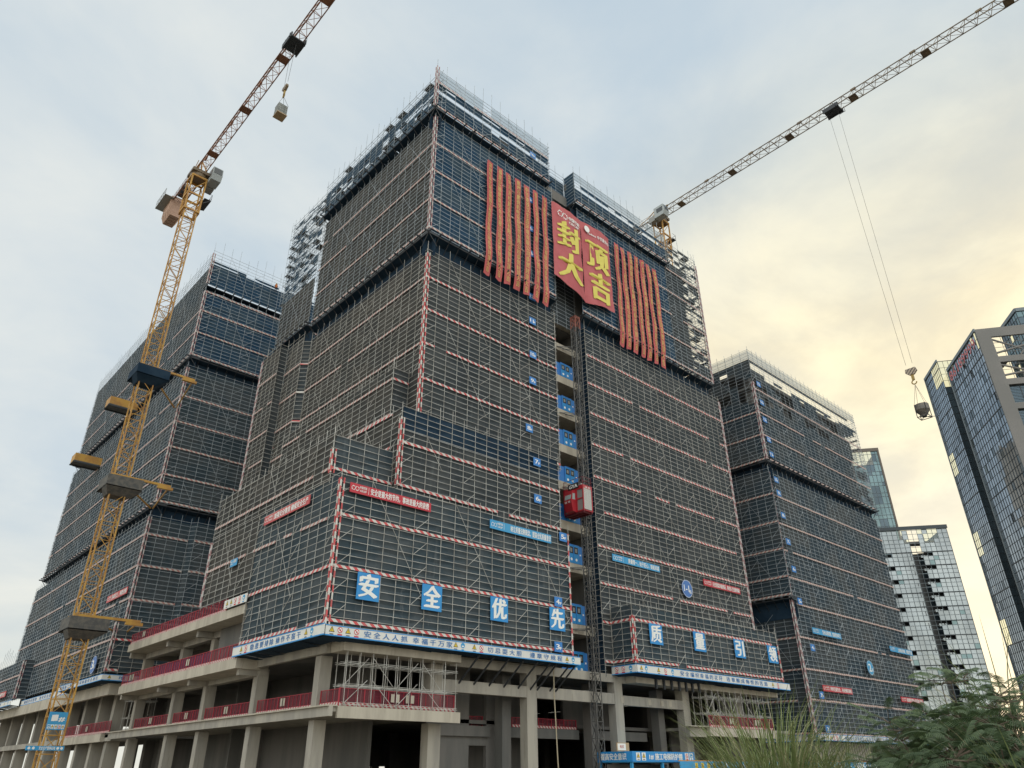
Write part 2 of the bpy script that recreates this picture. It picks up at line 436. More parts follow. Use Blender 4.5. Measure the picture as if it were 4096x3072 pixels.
def cantilever(parent, p0, p1, z, depth=1.6, h=2.2, drop=True):
    """dark steel needles under a raised lift with a navy catch net behind and below"""
    P0, P1 = Vector((*p0, 0)), Vector((*p1, 0)); L = (P1-P0).length; u = (P1-P0)/L; n = Vector((u.y, -u.x, 0))
    mb = MB(); k = max(1, round(L/1.5))
    for i in range(k+1):
        q = P0 + u*(L*i/k)
        mb.obox((q.x-n.x*.5, q.y-n.y*.5, z-.22), u*.05, n*(.62+depth*.3), Vector((0, 0, .1)))
        mb.tube((q.x+n.x*.05, q.y+n.y*.05, z-.3), (q.x-n.x*1.2, q.y-n.y*1.2, z-h*.8), .05)
    q = (P0+P1)/2
    mb.obox((q.x+n.x*.02, q.y+n.y*.02, z-.38), u*(L/2), n*.05, Vector((0, 0, .06)))
    mb.build('cantilever_beam', STEEL, parent)
    nb = MB(); m = max(1, round(L/3)); r = random.Random(int(z*7))
    for i in range(m):
        a, b = P0 + u*(L*i/m), P0 + u*(L*(i+1)/m)
        s = [r.uniform(-.12, .12) for _ in range(2)]
        nb.quad((a.x, a.y, z-.42), (b.x, b.y, z-.42), (b.x-n.x*1.0, b.y-n.y*1.0, z-.62+s[0]), (a.x-n.x*1.0, a.y-n.y*1.0, z-.62+s[1]))
        nb.quad((a.x-n.x*1.0, a.y-n.y*1.0, z-.6), (b.x-n.x*1.0, b.y-n.y*1.0, z-.6), (b.x-n.x*1.05, b.y-n.y*1.05, z-h-.8), (a.x-n.x*1.05, a.y-n.y*1.05, z-h-.8))
    nb.build('catch_net', NAVY, parent)

def scaffold_thing(name, label, faces, netm, stripes=(), corners=(), cants=(), tubem=None, sm=None, group='tube and net scaffolds round the towers'):
    t = thing(name, label, 'scaffold', group)
    T = MB()
    for i, f in enumerate(faces):
        f = dict(f); N = MB()
        nm = f.pop('netm', netm)
        scaffold_face(T, N, f.pop('p0'), f.pop('p1'), f.pop('z0'), f.pop('z1'), seed=i+len(label), **f)
        if N.f: N.build('safety_net', nm, t, smooth=False)
    T.build('tube_lattice', [tubem or TUBE, PLANK], t)
    for i, s in enumerate(stripes): stripe_part(t, s[0], s[1], s[2], s[3] if len(s) > 3 and s[3] else sm, gaps=s[4] if len(s) > 4 else .04, seed=i)
    for c in corners: corner_part(t, *c)
    for c in cants: cantilever(t, *c)
    return t

# ================================================================== SETTING
gb = MB()
for i in range(24):
    for j in range(24):
        x0, y0 = -1500+i*150, -1200+j*150
        gb.quad((x0, y0, -EYE), (x0+150, y0, -EYE), (x0+150, y0+150, -EYE), (x0, y0+150, -EYE))
tag(gb.build('ground', GROUND), kind='structure')
rb = MB(); rb.quad((-300, -9, -EYE+.004), (400, -9, -EYE+.004), (400, 4, -EYE+.004), (-300, 4, -EYE+.004))
tag(rb.build('road', ASPH), kind='structure')

# ------------------------------------------------------------------ tower bodies behind the nets
t = thing('concrete_tower', 'tall raw concrete tower behind the middle nets, with an open hoist slot', 'tower block', 'tower blocks under construction')
b = MB()
b.box(38.6, 56.4, 55.6, 89.0, 9.2, 52.0); b.box(56.4, 63.4, 61.0, 89.0, 9.2, 52.0); b.box(63.4, 92.4, 55.4, 89.0, 9.2, 52.0)
b.box(38.4, 56.6, 55.4, 79.0, 52.0, 72.6); b.box(56.6, 62.6, 56.4, 79.0, 52.02, 72.62); b.box(62.6, 86.0, 55.2, 79.0, 52.0, 72.6)
b.box(30.0, 55.0, 53.2, 55.6, 9.22, 20.6); b.box(30.0, 38.6, 55.6, 76.0, 9.22, 24.6); b.box(35.9, 54.6, 54.0, 55.6, 20.6, 28.4)
b.box(65.6, 92.4, 52.4, 55.4, 9.22, 14.6)
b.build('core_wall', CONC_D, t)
SLOT = [53.15, 48.75, 44.03, 39.30, 34.61, 29.86, 25.17, 20.49, 13.95]
for z in SLOT:
    b = MB(); b.box(56.42, 63.38, 55.2, 61.0, z-1.0, z); b.build('landing_slab', CONC_L, t)
for x0 in (56.0, 62.9):
    b = MB(); b.box(x0-.01, x0+.42, 55.62, 61.0, 9.5, 52.0); b.build('shaft_wall', CONC_D, t)
# roof frame: posts, parapet and screen beams seen against the sky
b = MB(); b.box(38.0, 86.0, 54.7, 55.1, 72.6, 74.3); b.box(38.0, 38.4, 55.1, 79.0, 72.6, 74.1); b.build('parapet', CONC_D, t)
for (a, c_, q, w) in [(38.0, 56.0, 54.6, 'x'), (61.4, 86.0, 54.6, 'x'), (54.6, 79.0, 38.0, 'y')]:
    b = MB()
    if w == 'x': b.box(a, c_, q, q+.5, 75.9, 77.0)
    else: b.box(q, q+.5, a+.52, c_, 75.9, 77.4)
    b.build('roof_beam', CONC_D, t)
    for k in range(int((c_-a)/5.5)+1):
        s = a+.3+k*5.4; b = MB()
        if w == 'x': b.box(s, s+.5, q+.05, q+.45, 72.62, 75.9)
        else: b.box(q+.05, q+.45, s+.5, s+1.0, 72.62, 75.9)
        b.build('roof_post', CONC_D, t)
b = MB(); b.box(66, 74, 62, 72, 72.62, 78.5); b.box(44, 52, 62, 70, 72.62, 78.0); b.build('stair_house', CONC_D, t)

# ------------------------------------------------------------------ scaffolds of the middle tower
def crown_hole(s, z, r): return z > 75.2 and z < 76.0 or (z > 73.6 and r.random() < .10)
scaffold_thing('scaffold', 'lower big left scaffold on the middle tower, carrying the 11F sign', [
    dict(p0=(37.1, 54.0), p1=(57.1, 54.0), z0=30.6, z1=51.6, ext=(.6, 1.4)),
    dict(p0=(37.1, 56.1), p1=(37.1, 54.0), z0=30.6, z1=36.0, netm=NET_L, braces=False, ext=(0, .1)),
    dict(p0=(37.1, 80.2), p1=(37.1, 54.0), z0=36.0, z1=51.6, netm=NET_L, low=0, ext=(.6, 1.4)),
    dict(p0=(35.2, 80.0), p1=(35.2, 56.1), z0=24.6, z1=36.6, netm=NET_L),
    dict(p0=(35.2, 56.1), p1=(37.1, 56.1), z0=30.0, z1=36.6, braces=False),
    dict(p0=(36.3, 80.9), p1=(37.1, 80.2), z0=25.0, z1=51.6, braces=False),
    dict(p0=(36.3, 85.5), p1=(36.3, 80.9), z0=25.0, z1=52.4, netm=NET_L),
    dict(p0=(35.2, 85.5), p1=(36.3, 85.5), z0=25.0, z1=52.4, braces=False),
    dict(p0=(35.2, 90.8), p1=(35.2, 85.5), z0=25.0, z1=52.4, netm=NET_L),
    dict(p0=(57.1, 54.0), p1=(57.1, 55.6), z0=30.6, z1=51.6, braces=False),
  ], NET, [((37.1, 54.0), (57.1, 54.0), z) for z in (31.15, 35.35, 39.55, 43.75, 47.95)]
     + [((37.1, 80.2), (37.1, 54.0), z, STRIPE_F) for z in (39.55, 43.75, 47.95)] + [((35.2, 80.0), (35.2, 56.1), z, STRIPE_F) for z in (27.2, 31.3, 35.35)]
     + [((35.2, 56.1), (37.1, 56.1), 35.35), ((36.3, 80.9), (37.1, 80.2), 43.75), ((36.3, 80.9), (37.1, 80.2), 47.95), ((36.3, 80.9), (37.1, 80.2), 39.55)]
     + [((36.3, 85.5), (36.3, 80.9), z, STRIPE_F) for z in (35.3, 39.5, 43.7, 48)] + [((35.2, 90.8), (35.2, 85.5), z, STRIPE_F) for z in (35.3, 39.5, 43.7, 48)],
  [(37.1, 54.0, 30.8, 51.2), (35.2, 90.8, 30.0, 52.0, STRIPE_PF)])
scaffold_thing('scaffold', 'lower big right scaffold on the middle tower, just right of the dark hoist mast', [
    dict(p0=(62.7, 53.9), p1=(93.8, 53.9), z0=15.2, z1=51.6, ext=(.6, 1.4)),
    dict(p0=(62.7, 56.2), p1=(62.7, 53.9), z0=8.8, z1=52.2, netm=NAVY),
    dict(p0=(62.7, 53.88), p1=(64.1, 53.88), z0=9.9, z1=15.2, braces=False, ext=(0, .1)),
  ], NET, [((62.7, 53.9), (93.8, 53.9), z, None, .05) for z in (18.55, 22.75, 26.95, 31.15, 35.35, 39.55, 43.75, 47.95)] + [((62.7, 53.88), (64.1, 53.88), 14.35), ((62.7, 53.88), (64.1, 53.88), 10.3)],
  [(93.8, 53.9, 15.5, 51.4, STRIPE_PF)])
scaffold_thing('scaffold', 'upper left scaffold of the middle tower behind the left row of red banners', [
    dict(p0=(36.7, 53.5), p1=(57.0, 53.5), z0=53.9, z1=72.0, netm=NET_B, ext=(.5, 1.2)),
    dict(p0=(36.7, 80.2), p1=(36.7, 53.5), z0=53.9, z1=71.6, netm=NET_L, ext=(.3, 1.0)),
    dict(p0=(36.3, 90.3), p1=(36.3, 80.4), z0=54.5, z1=62.0, netm=NET_L),
    dict(p0=(36.3, 90.3), p1=(36.3, 80.4), z0=62.3, z1=77.3, netm=NET_B, hole=lambda s, z, r: r.random() < .62, openwork=True),
    dict(p0=(36.3, 90.3), p1=(39.3, 90.3), z0=62.3, z1=77.3, net=None, openwork=True, braces=False),
    dict(p0=(57.0, 55.0), p1=(62.2, 55.0), z0=51.6, z1=72.0, netm=NET),
    dict(p0=(57.0, 53.5), p1=(57.0, 55.0), z0=53.9, z1=72.0, netm=NET_B, braces=False),
  ], NET, [((36.7, 53.5), (57.0, 53.5), z, STRIPE_F) for z in (54.3, 58.6, 63.0, 67.4)] + [((36.7, 80.2), (36.7, 53.5), z, STRIPE_F) for z in (54.3, 58.6, 63.0, 67.4)],
  [(36.7, 53.5, 54.0, 71.8, STRIPE_PF)],
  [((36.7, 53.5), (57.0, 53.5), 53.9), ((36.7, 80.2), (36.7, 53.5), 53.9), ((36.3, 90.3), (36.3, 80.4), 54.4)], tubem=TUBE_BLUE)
def right_hole(s, z, r): return s > 19 and z > 73.4 and r.random() < .30
scaffold_thing('scaffold', 'upper right scaffold of the middle tower, its bare right end open to the sky', [
    dict(p0=(62.2, 53.5), p1=(83.0, 53.5), z0=53.9, z1=72.0, netm=NET_B, ext=(.4, 1.0)),
    dict(p0=(83.0, 53.5), p1=(87.6, 53.5), z0=53.9, z1=78.0, netm=NET, hole=lambda s, z, r: z > 74 and r.random() < .6, ext=(.3, 1.8)),
    dict(p0=(87.6, 53.5), p1=(92.3, 53.5), z0=53.9, z1=78.0, netm=NET, openwork=True, ext=(.3, 2.0), hole=lambda s, z, r: z > 57 and r.random() < .55 or r.random() < .15),
    dict(p0=(92.3, 53.5), p1=(92.3, 59.5), z0=53.9, z1=78.0, net=None, openwork=True, braces=False),
  ], NET, [((62.2, 53.5), (92.3, 53.5), z, STRIPE_F) for z in (54.3, 58.6, 63.0, 67.4)] + [((83.0, 53.5), (92.3, 53.5), 72.0, STRIPE_F)],
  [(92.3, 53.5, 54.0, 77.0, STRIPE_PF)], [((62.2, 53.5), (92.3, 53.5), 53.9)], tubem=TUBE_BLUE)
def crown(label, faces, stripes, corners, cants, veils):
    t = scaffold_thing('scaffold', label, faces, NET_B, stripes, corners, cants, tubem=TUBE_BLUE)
    for p0, p1, z0, z1 in veils:
        P0, P1 = Vector((*p0, 0)), Vector((*p1, 0)); L = (P1-P0).length; u = (P1-P0)/L; n = Vector((u.y, -u.x, 0)); mb = MB(); k = round(L/1.5)
        for i in range(k):
            if rnd.random() < .06: continue
            a, c = P0+u*(L*i/k)-n*.06, P0+u*(L*(i+1)/k)-n*.06; d = rnd.uniform(-.12, .05)
            mb.quad((a.x, a.y, z0), (c.x, c.y, z0), (c.x, c.y, z1+d), (a.x, a.y, z1+rnd.uniform(-.1, .05)))
        mb.build('pale_net', VEIL, t)
    return t
crown('topmost jutting scaffold lift at the left roof corner of the middle tower', [
    dict(p0=(36.2, 53.0), p1=(56.1, 53.0), z0=72.9, z1=79.3, net=(None, 77.3), hole=crown_hole, ext=(.9, 2.9)),
    dict(p0=(36.2, 80.2), p1=(36.2, 53.0), z0=72.9, z1=78.5, net=(None, 77.1), hole=lambda s, z, r: 73.6 < z < 76.2 and r.random() < .42, openwork=True, ext=(.8, 2.8), braces=False),
    dict(p0=(56.1, 53.0), p1=(56.1, 55.0), z0=72.9, z1=79.3, net=None, braces=False),
    dict(p0=(56.1, 55.0), p1=(61.3, 55.0), z0=72.4, z1=78.4, net=(None, 77.2), ext=(.6, 2.2))],
  [((36.2, 53.0), (56.1, 53.0), 73.0, STRIPE_F), ((36.2, 53.0), (56.1, 53.0), 77.3, STRIPE_F)], [(36.2, 53.0, 72.9, 80.0, STRIPE_PF)],
  [((36.2, 53.0), (56.1, 53.0), 72.9), ((36.2, 80.2), (36.2, 53.0), 72.9)], [((36.2, 53.0), (56.1, 53.0), 77.4, 79.5)])
crown('topmost jutting scaffold lift over the right half of the middle tower roof', [
    dict(p0=(61.3, 53.0), p1=(83.0, 53.0), z0=72.7, z1=78.3, net=(None, 76.6), hole=crown_hole, ext=(.4, 2.2)),
    dict(p0=(61.3, 55.0), p1=(61.3, 53.0), z0=72.7, z1=78.3, braces=False)],
  [((61.3, 53.0), (83.0, 53.0), 72.8, STRIPE_F)], [], [((61.3, 53.0), (83.0, 53.0), 72.7)], [((61.3, 53.0), (83.0, 53.0), 76.7, 78.3)])
scaffold_thing('scaffold', 'stepped scaffold lift left of the red hoist cage, carrying the 6F sign', [
    dict(p0=(34.2, 52.4), p1=(55.1, 52.4), z0=22.3, z1=28.2, ext=(0, .05)),
    dict(p0=(34.2, 52.4), p1=(55.1, 52.4), z0=28.2, z1=30.6, netm=NAVY, braces=False, low=0, ext=(.3, 1.6)),
    dict(p0=(34.2, 62.0), p1=(34.2, 52.4), z0=22.0, z1=30.4, netm=NET_L),
    dict(p0=(55.1, 52.4), p1=(55.1, 54.0), z0=22.3, z1=30.6, braces=False),
  ], NET, [((34.2, 52.4), (55.1, 52.4), z) for z in (22.75, 26.95)] + [((34.2, 62.0), (34.2, 52.4), z, None, .3) for z in (26.8, 30.26)],
  [(34.2, 52.4, 22.7, 29.4)])
scaffold_thing('scaffold', 'lowest corner scaffold over the concrete frame, under the red slogan board about waste', [
    dict(p0=(28.1, 51.4), p1=(55.1, 51.4), z0=9.9, z1=21.9, netm=NET_P, ext=(.1, 1.0)),
    dict(p0=(28.1, 66.5), p1=(28.1, 51.4), z0=9.5, z1=21.9, netm=NET_P, ext=(0, .2)),
    dict(p0=(28.1, 77.5), p1=(28.1, 66.5), z0=14.9, z1=21.9, netm=NET_L, ext=(0, .05)),
    dict(p0=(28.1, 77.5), p1=(28.1, 53.4), z0=21.9, z1=26.2, netm=NET_L, low=0, ext=(.2, .9)),
    dict(p0=(28.1, 53.4), p1=(34.2, 53.4), z0=21.9, z1=26.2, braces=False),
    dict(p0=(55.1, 51.4), p1=(55.1, 53.6), z0=9.9, z1=21.9, braces=False),
  ], NET_P, [((28.1, 51.4), (55.1, 51.4), z, None, .0) for z in (10.25, 14.35, 18.55)] + [((28.1, 66.5), (28.1, 51.4), 14.35, None, .1), ((28.1, 66.5), (28.1, 51.4), 10.2),
     ((28.1, 77.5), (28.1, 51.4), 18.5, STRIPE_F, .35), ((28.1, 77.5), (28.1, 53.4), 23.06, STRIPE_F, .1), ((28.1, 53.4), (34.2, 53.4), 23.06)],
  [(28.1, 51.4, 9.9, 21.6), (28.1, 53.4, 22.6, 24.8), (55.1, 51.4, 9.9, 22.0, STRIPE_P, ()), (28.1, 77.5, 15.0, 21.6, STRIPE_PF)])
scaffold_thing('scaffold', 'low projecting scaffold right of the hoist carrying four blue character boards', [
    dict(p0=(64.1, 50.9), p1=(93.9, 50.9), z0=10.0, z1=15.9, netm=NET_P, ext=(.2, 1.0)),
    dict(p0=(64.1, 53.9), p1=(64.1, 50.9), z0=10.0, z1=15.9, netm=NET_P),
    dict(p0=(93.9, 50.9), p1=(93.9, 53.9), z0=10.0, z1=15.9, braces=False),
  ], NET_P, [((64.1, 50.9), (93.9, 50.9), z) for z in (10.3, 14.4)] + [((64.1, 53.9), (64.1, 50.9), z) for z in (10.3, 14.4)],
  [(64.1, 50.9, 10.0, 14.8), (93.9, 50.9, 10.0, 14.5, STRIPE_P, ())])

# ------------------------------------------------------------------ right tower (block 2) and left tower (block 3)
t = thing('concrete_tower', 'raw concrete tower behind the nets of the right scaffold', 'tower block', 'tower blocks under construction')
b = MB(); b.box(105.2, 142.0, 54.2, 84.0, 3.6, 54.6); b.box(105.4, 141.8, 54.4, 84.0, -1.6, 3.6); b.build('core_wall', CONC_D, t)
for z in (58.4, 61.6):
    b = MB(); b.box(105.2, 142.0, 54.2, 84.0, z-.5, z); b.build('roof_slab', CONC_D, t)
for k in range(7):
    for j in range(2):
        b = MB(); x = 106+k*5.8; b.box(x, x+1.0+(k % 2), 54.5+j*8, 55.6+j*8, 54.6, 58.0 if k % 3 else 61.2); b.build('column', CONC_D, t)
b = MB(); b.box(108, 118, 64, 74, 54.62, 61.0); b.box(126, 133, 60, 70, 54.62, 61.0); b.build('stair_house', CONC_D, t)
b = MB(); b.box(105.0, 141.9, 53.8, 54.2, .9, 3.4)
for k in range(46): b.box(106.4+k*.77, 106.75+k*.77, 53.68, 53.8, .95, 3.35)
b.build('ribbed_wall', CONC, t)
def b2_hole(s, z, r):
    k = noise.noise(Vector((s*.22, z*.35, 3.1)))
    return (z > 54.6 and z < 60.6 and k > .10) or (z > 60.9 and z < 61.7) or (s > 34 and z > 44 and k > -.15) 
scaffold_thing('scaffold', 'right tower scaffold with the round blue number board, torn open below its roof', [
    dict(p0=(103.5, 52.5), p1=(143.2, 52.5), z0=44.0, z1=62.4, netm=NET_FAR, hole=b2_hole, ext=(1.6, 2.6)),
    dict(p0=(104.0, 52.9), p1=(143.6, 52.9), z0=4.2, z1=42.2, netm=NET_FAR, ext=(.5, 1.0)),
    dict(p0=(103.5, 72.0), p1=(103.5, 52.5), z0=44.0, z1=62.4, netm=NET_FAR, hole=lambda s, z, r: z > 54 and noise.noise(Vector((s*.3, z*.4, 8.0))) > .05, ext=(1.6, 2.6)),
    dict(p0=(103.5, 72.0), p1=(103.5, 52.5), z0=22.6, z1=42.2, netm=NET_FAR, ext=(.4, .9)),
    dict(p0=(104.6, 72.0), p1=(104.6, 53.4), z0=4.2, z1=20.8, netm=NET_FAR, ext=(.4, .9)),
    dict(p0=(143.2, 52.5), p1=(143.2, 60.0), z0=44.0, z1=62.4, net=None, openwork=True, braces=False),
    dict(p0=(103.5, 52.5), p1=(143.2, 52.5), z0=62.4, z1=64.2, net=None, ext=(.1, .8), braces=False, low=0),
    dict(p0=(103.5, 72.0), p1=(103.5, 52.5), z0=62.4, z1=64.2, net=None, ext=(.1, .8), braces=False, low=0),
  ], NET_FAR, [((103.5, 52.5), (143.2, 52.5), z, STRIPE_F) for z in (44.1, 48.3, 52.4, 56.8)] + [((104.0, 52.9), (143.6, 52.9), z, STRIPE_F) for z in (4.4, 8.6, 12.6, 16.9, 21.6, 25.4, 29.5, 33.7, 38.2)]
   + [((103.5, 72.0), (103.5, 52.5), z, STRIPE_F) for z in (22.8, 25.4, 29.5, 33.7, 38.2, 44.1, 48.3, 52.4)] + [((104.6, 72.0), (104.6, 53.4), z, STRIPE_F) for z in (4.4, 8.6, 12.6, 16.9)],
  [(103.5, 52.5, 44.0, 58.0, STRIPE_PF), (104.0, 52.9, 4.4, 42.0, STRIPE_PF)],
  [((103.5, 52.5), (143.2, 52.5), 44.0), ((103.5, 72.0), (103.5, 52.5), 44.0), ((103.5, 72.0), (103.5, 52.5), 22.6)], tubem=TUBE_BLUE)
for o in [x for x in COL.objects if x.get('label', '').startswith('right tower scaffold')]:
    mb = MB()
    for i in range(27):
        x = 103.5+39.7*i/27; mb.quad((x, 52.56, 62.5), (x+39.7/27, 52.56, 62.5), (x+39.7/27, 52.56, 64.1), (x, 52.56, 64.1))
    for i in range(13):
        y = 72.0-19.5*i/13; mb.quad((103.56, y, 62.5), (103.56, y-1.5, 62.5), (103.56, y-1.5, 64.1), (103.56, y, 64.1))
    mb.build('pale_net', VEIL, o)

t = thing('concrete_tower', 'raw concrete tower behind the nets of the left scaffold, beyond the yellow crane mast', 'tower block', 'tower blocks under construction')
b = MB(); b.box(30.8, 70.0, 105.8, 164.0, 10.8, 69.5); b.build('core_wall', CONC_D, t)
scaffold_thing('scaffold', 'left tower scaffold behind the yellow crane mast', [
    dict(p0=(29.0, 165.0), p1=(29.0, 104.0), z0=56.6, z1=76.0, netm=NET_FAR, ext=(.3, 1.5), net=(None, 73.6)),
    dict(p0=(29.0, 104.0), p1=(60.0, 104.0), z0=56.6, z1=68.6, netm=NET_B, ext=(.5, 1.0)),
    dict(p0=(29.0, 104.0), p1=(60.0, 104.0), z0=69.9, z1=76.4, netm=NET_B, net=(None, 74.6), ext=(.6, 2.6), hole=lambda s, z, r: z > 73.8 and r.random() < .5),
    dict(p0=(29.0, 165.0), p1=(29.0, 104.0), z0=33.2, z1=54.6, netm=NET_FAR, ext=(.4, .9)),
    dict(p0=(29.0, 104.0), p1=(60.0, 104.0), z0=33.2, z1=54.6, netm=NET_P, ext=(.4, .9)),
    dict(p0=(28.6, 165.5), p1=(28.6, 104.0), z0=11.4, z1=31.0, netm=NET_FAR, ext=(.4, .9)),
    dict(p0=(28.6, 104.0), p1=(34.2, 104.0), z0=11.4, z1=31.0, netm=NET_P, braces=False),
    dict(p0=(34.2, 104.0), p1=(34.8, 103.2), z0=11.4, z1=31.0, netm=NET_P, braces=False),
    dict(p0=(34.8, 103.2), p1=(60.0, 103.2), z0=11.4, z1=31.0, netm=NET_P),
  ], NET_FAR, [((29.0, 165.0), (29.0, 104.0), z, STRIPE_F) for z in (33.4, 37.3, 41.5, 45.5, 49.7, 56.8, 60.8, 64.8)]
   + [((29.0, 104.0), (60.0, 104.0), z, STRIPE_F) for z in (33.4, 37.3, 41.5, 45.5, 49.7, 56.8, 60.8, 64.8, 68.4)]
   + [((28.6, 165.5), (28.6, 104.0), z, STRIPE_F) for z in (16.0, 20.2, 24.4, 28.6)] + [((28.6, 104.0), (34.2, 104.0), z, STRIPE_F) for z in (15.8, 20.0, 24.4, 28.6)] + [((34.8, 103.2), (60, 103.2), z, STRIPE_F) for z in (15.8, 20.0, 24.4, 28.6)],
  [(29.0, 104.0, 56.6, 68.4, STRIPE_PF), (29.0, 104.0, 33.2, 54.4, STRIPE_PF), (28.6, 104.0, 11.4, 31.0, STRIPE_PF), (29.0, 104.0, 70.0, 76.0, STRIPE_PF)],
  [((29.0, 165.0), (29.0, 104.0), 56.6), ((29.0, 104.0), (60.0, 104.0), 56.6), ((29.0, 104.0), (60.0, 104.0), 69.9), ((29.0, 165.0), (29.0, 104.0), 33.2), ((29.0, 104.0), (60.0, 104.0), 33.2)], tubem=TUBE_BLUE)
scaffold_thing('scaffold', 'low scaffold lift at the foot of the left tower beside the crane mast, with a round blue board', [
    dict(p0=(26.9, 122.0), p1=(26.9, 101.3), z0=10.9, z1=16.9, netm=NET_P, ext=(.4, 2.2)),
    dict(p0=(26.9, 101.3), p1=(34.0, 101.3), z0=10.9, z1=16.9, netm=NET_P, ext=(.4, 1.8))],
  NET_P, [((26.9, 122.0), (26.9, 101.3), 14.6, STRIPE_F), ((26.9, 101.3), (34.0, 101.3), 14.6), ((26.9, 101.3), (34.0, 101.3), 11.1)], [(26.9, 101.3, 10.9, 16.6, STRIPE_PF)])
scaffold_thing('scaffold', 'farthest low scaffold lift at the left edge, past the crane mast', [
    dict(p0=(27.0, 186.0), p1=(27.0, 149.0), z0=11.0, z1=17.0, netm=NET_FAR, ext=(.8, 3.6)),
    dict(p0=(27.0, 149.0), p1=(28.6, 149.0), z0=11.0, z1=17.0, netm=NET_FAR, braces=False)],
  NET_FAR, [((27.0, 186.0), (27.0, 149.0), 14.6, STRIPE_F)], [(27.0, 149.0, 11.0, 16.8, STRIPE_PF)], tubem=TUBE_BLUE)

# ================================================================== CONCRETE FRAME under the middle tower
FR = thing('frame_building', 'bare concrete frame of columns and slabs under the middle tower', 'concrete frame')
def fbox(name, x0, x1, y0, y1, z0, z1, m=CONC, parent=FR):
    b = MB(); b.box(x0, x1, y0, y1, z0, z1); return b.build(name, m, parent)
YC = [55.6, 66.7, 78.0, 86.3, 98.3]
# second-floor plate
fbox('slab', 30.0, 42.0, 52.65, 99.0, 4.05, 4.38)
fbox('slab', 42.0, 76.5, 58.4, 99.0, 4.05, 4.38, CONC_D)
fbox('slab', 76.5, 96.0, 52.0, 99.0, 4.05, 4.36)
fbox('edge_beam', 30.4, 42.05, 52.4, 52.65, 3.62, 4.44, CONC_L)
fbox('edge_beam', 29.65, 30.0, 52.42, 104.0, 3.72, 4.40, CONC)
fbox('edge_ledge', 29.45, 30.4, 52.45, 104.0, 4.40, 4.50, CONC_L)
fbox('edge_beam', 77.1, 91.2, 51.5, 51.95, 3.4, 4.27, CONC_L)
fbox('edge_ledge', 73.5, 77.6, 51.5, 52.6, 4.28, 4.36, CONC_L)
fbox('edge_beam', 73.9, 77.06, 52.0, 52.5, 3.3, 4.26, CONC)
# third-floor plate
fbox('slab', 30.5, 95.0, 54.4, 99.0, 8.75, 9.08, CONC_D)
fbox('edge_beam', 30.42, 42.02, 52.4, 54.4, 8.37, 9.2, CONC_L)
fbox('edge_beam', 42.02, 95.0, 54.0, 54.4, 8.3, 9.12, CONC)
fbox('edge_beam', 66.0, 95.0, 52.6, 54.0, 8.32, 9.0, CONC_L)
fbox('edge_beam', 30.05, 30.42, 54.42, 66.6, 8.35, 9.18, CONC)
fbox('balcony_slab', 28.1, 30.42, 66.6, 98.5, 8.2, 9.05, CONC_L)
fbox('edge_beam', 30.44, 31.2, 66.62, 99.0, 7.75, 8.75, CONC)
# fourth-floor plate, only its left strip stays open
fbox('balcony_slab', 28.1, 34.0, 66.6, 98.5, 12.85, 13.68, CONC_L)
fbox('edge_beam', 30.2, 30.9, 66.62, 98.0, 12.2, 12.85, CONC)
for y in YC[1:]:
    fbox('cross_beam', 28.6, 36, y-.25+.4, y+.25+.4, 12.25, 12.84, CONC); fbox('cross_beam', 28.6, 30.4, y+.15, y+.65, 7.7, 8.2, CONC)
# mid-height beams of the lobby
fbox('lobby_beam', 41.3, 51.3, 54.0, 54.6, 6.18, 7.16, CONC)
fbox('lobby_beam', 52.65, 64.0, 54.0, 54.6, 6.2, 7.22, CONC)
fbox('lobby_beam', 65.4, 75.98, 54.0, 54.6, 6.15, 7.1, CONC)
for x0, x1 in ((43, 50.2), (52.7, 62.6), (65.5, 74)):
    fbox('lobby_beam', x0, x1, 58.0, 58.4, 2.95, 3.85, CONC_D)
# columns
n = 0
for y in YC:
    for z0, z1 in ((-1.6, 3.62), (4.38, 8.3)):
        fbox('column', 30.32, 31.35, y, y+.85, z0, z1)
    if y > 60: fbox('column', 30.32, 31.35, y, y+.85, 9.05, 12.84)
for x0 in (40.0, 51.35, 64.08, 76.0, 87.0):
    tall = 41.5 < x0 < 80
    fbox('column', x0, x0+1.28, 54.02, 55.0, -1.6, 8.3 if tall else 3.62, CONC if x0 != 76.0 else CONC)
    if not tall: fbox('column', x0, x0+1.28, 54.02, 55.0, 4.38, 8.3)
for x0 in (50.25, 62.63, 74.2): fbox('column', x0+.02, x0+1.12, 56.3, 57.4, -1.6, 8.3, CONC_D)
for x0 in (41.5, 52.5, 63.5, 74.5, 85.5):
    for y in YC[1:]:
        fbox('column', x0, x0+1, y, y+.9, -1.6, 4.05, CONC_D); fbox('column', x0, x0+1, y, y+.9, 4.38, 8.75, CONC_D)
# walls of the lobby with doorways
fbox('wall', 43.0, 47.95, 58.4, 58.8, -1.6, 8.75, CONC_D)
fbox('wall', 47.95, 50.1, 58.42, 58.8, 2.2, 3.6, CONC_D)
fbox('wall', 50.1, 52.6, 58.4, 58.8, -1.6, 8.75, CONC_D)
fbox('wall', 52.6, 62.6, 66.0, 66.4, -1.6, 8.75, CONC_D)
fbox('wall', 65.5, 76.0, 63.0, 63.4, 3.9, 8.75, CONC_D)
fbox('wall', 78.5, 84.0, 58.0, 58.3, -1.6, 4.05, CONC_D)
fbox('wall', 90.0, 95.0, 58.0, 58.3, -1.6, 8.75, CONC_D)
fbox('wall', 38.0, 38.4, 60.0, 97.0, -1.6, 8.75, CONC_D)
fbox('wall', 34.5, 38.0, 80.0, 80.3, -1.6, 8.75, CONC_D)
fbox('wall', 33.8, 37.0, 76.6, 98.0, 9.1, 12.84, CONC_D)
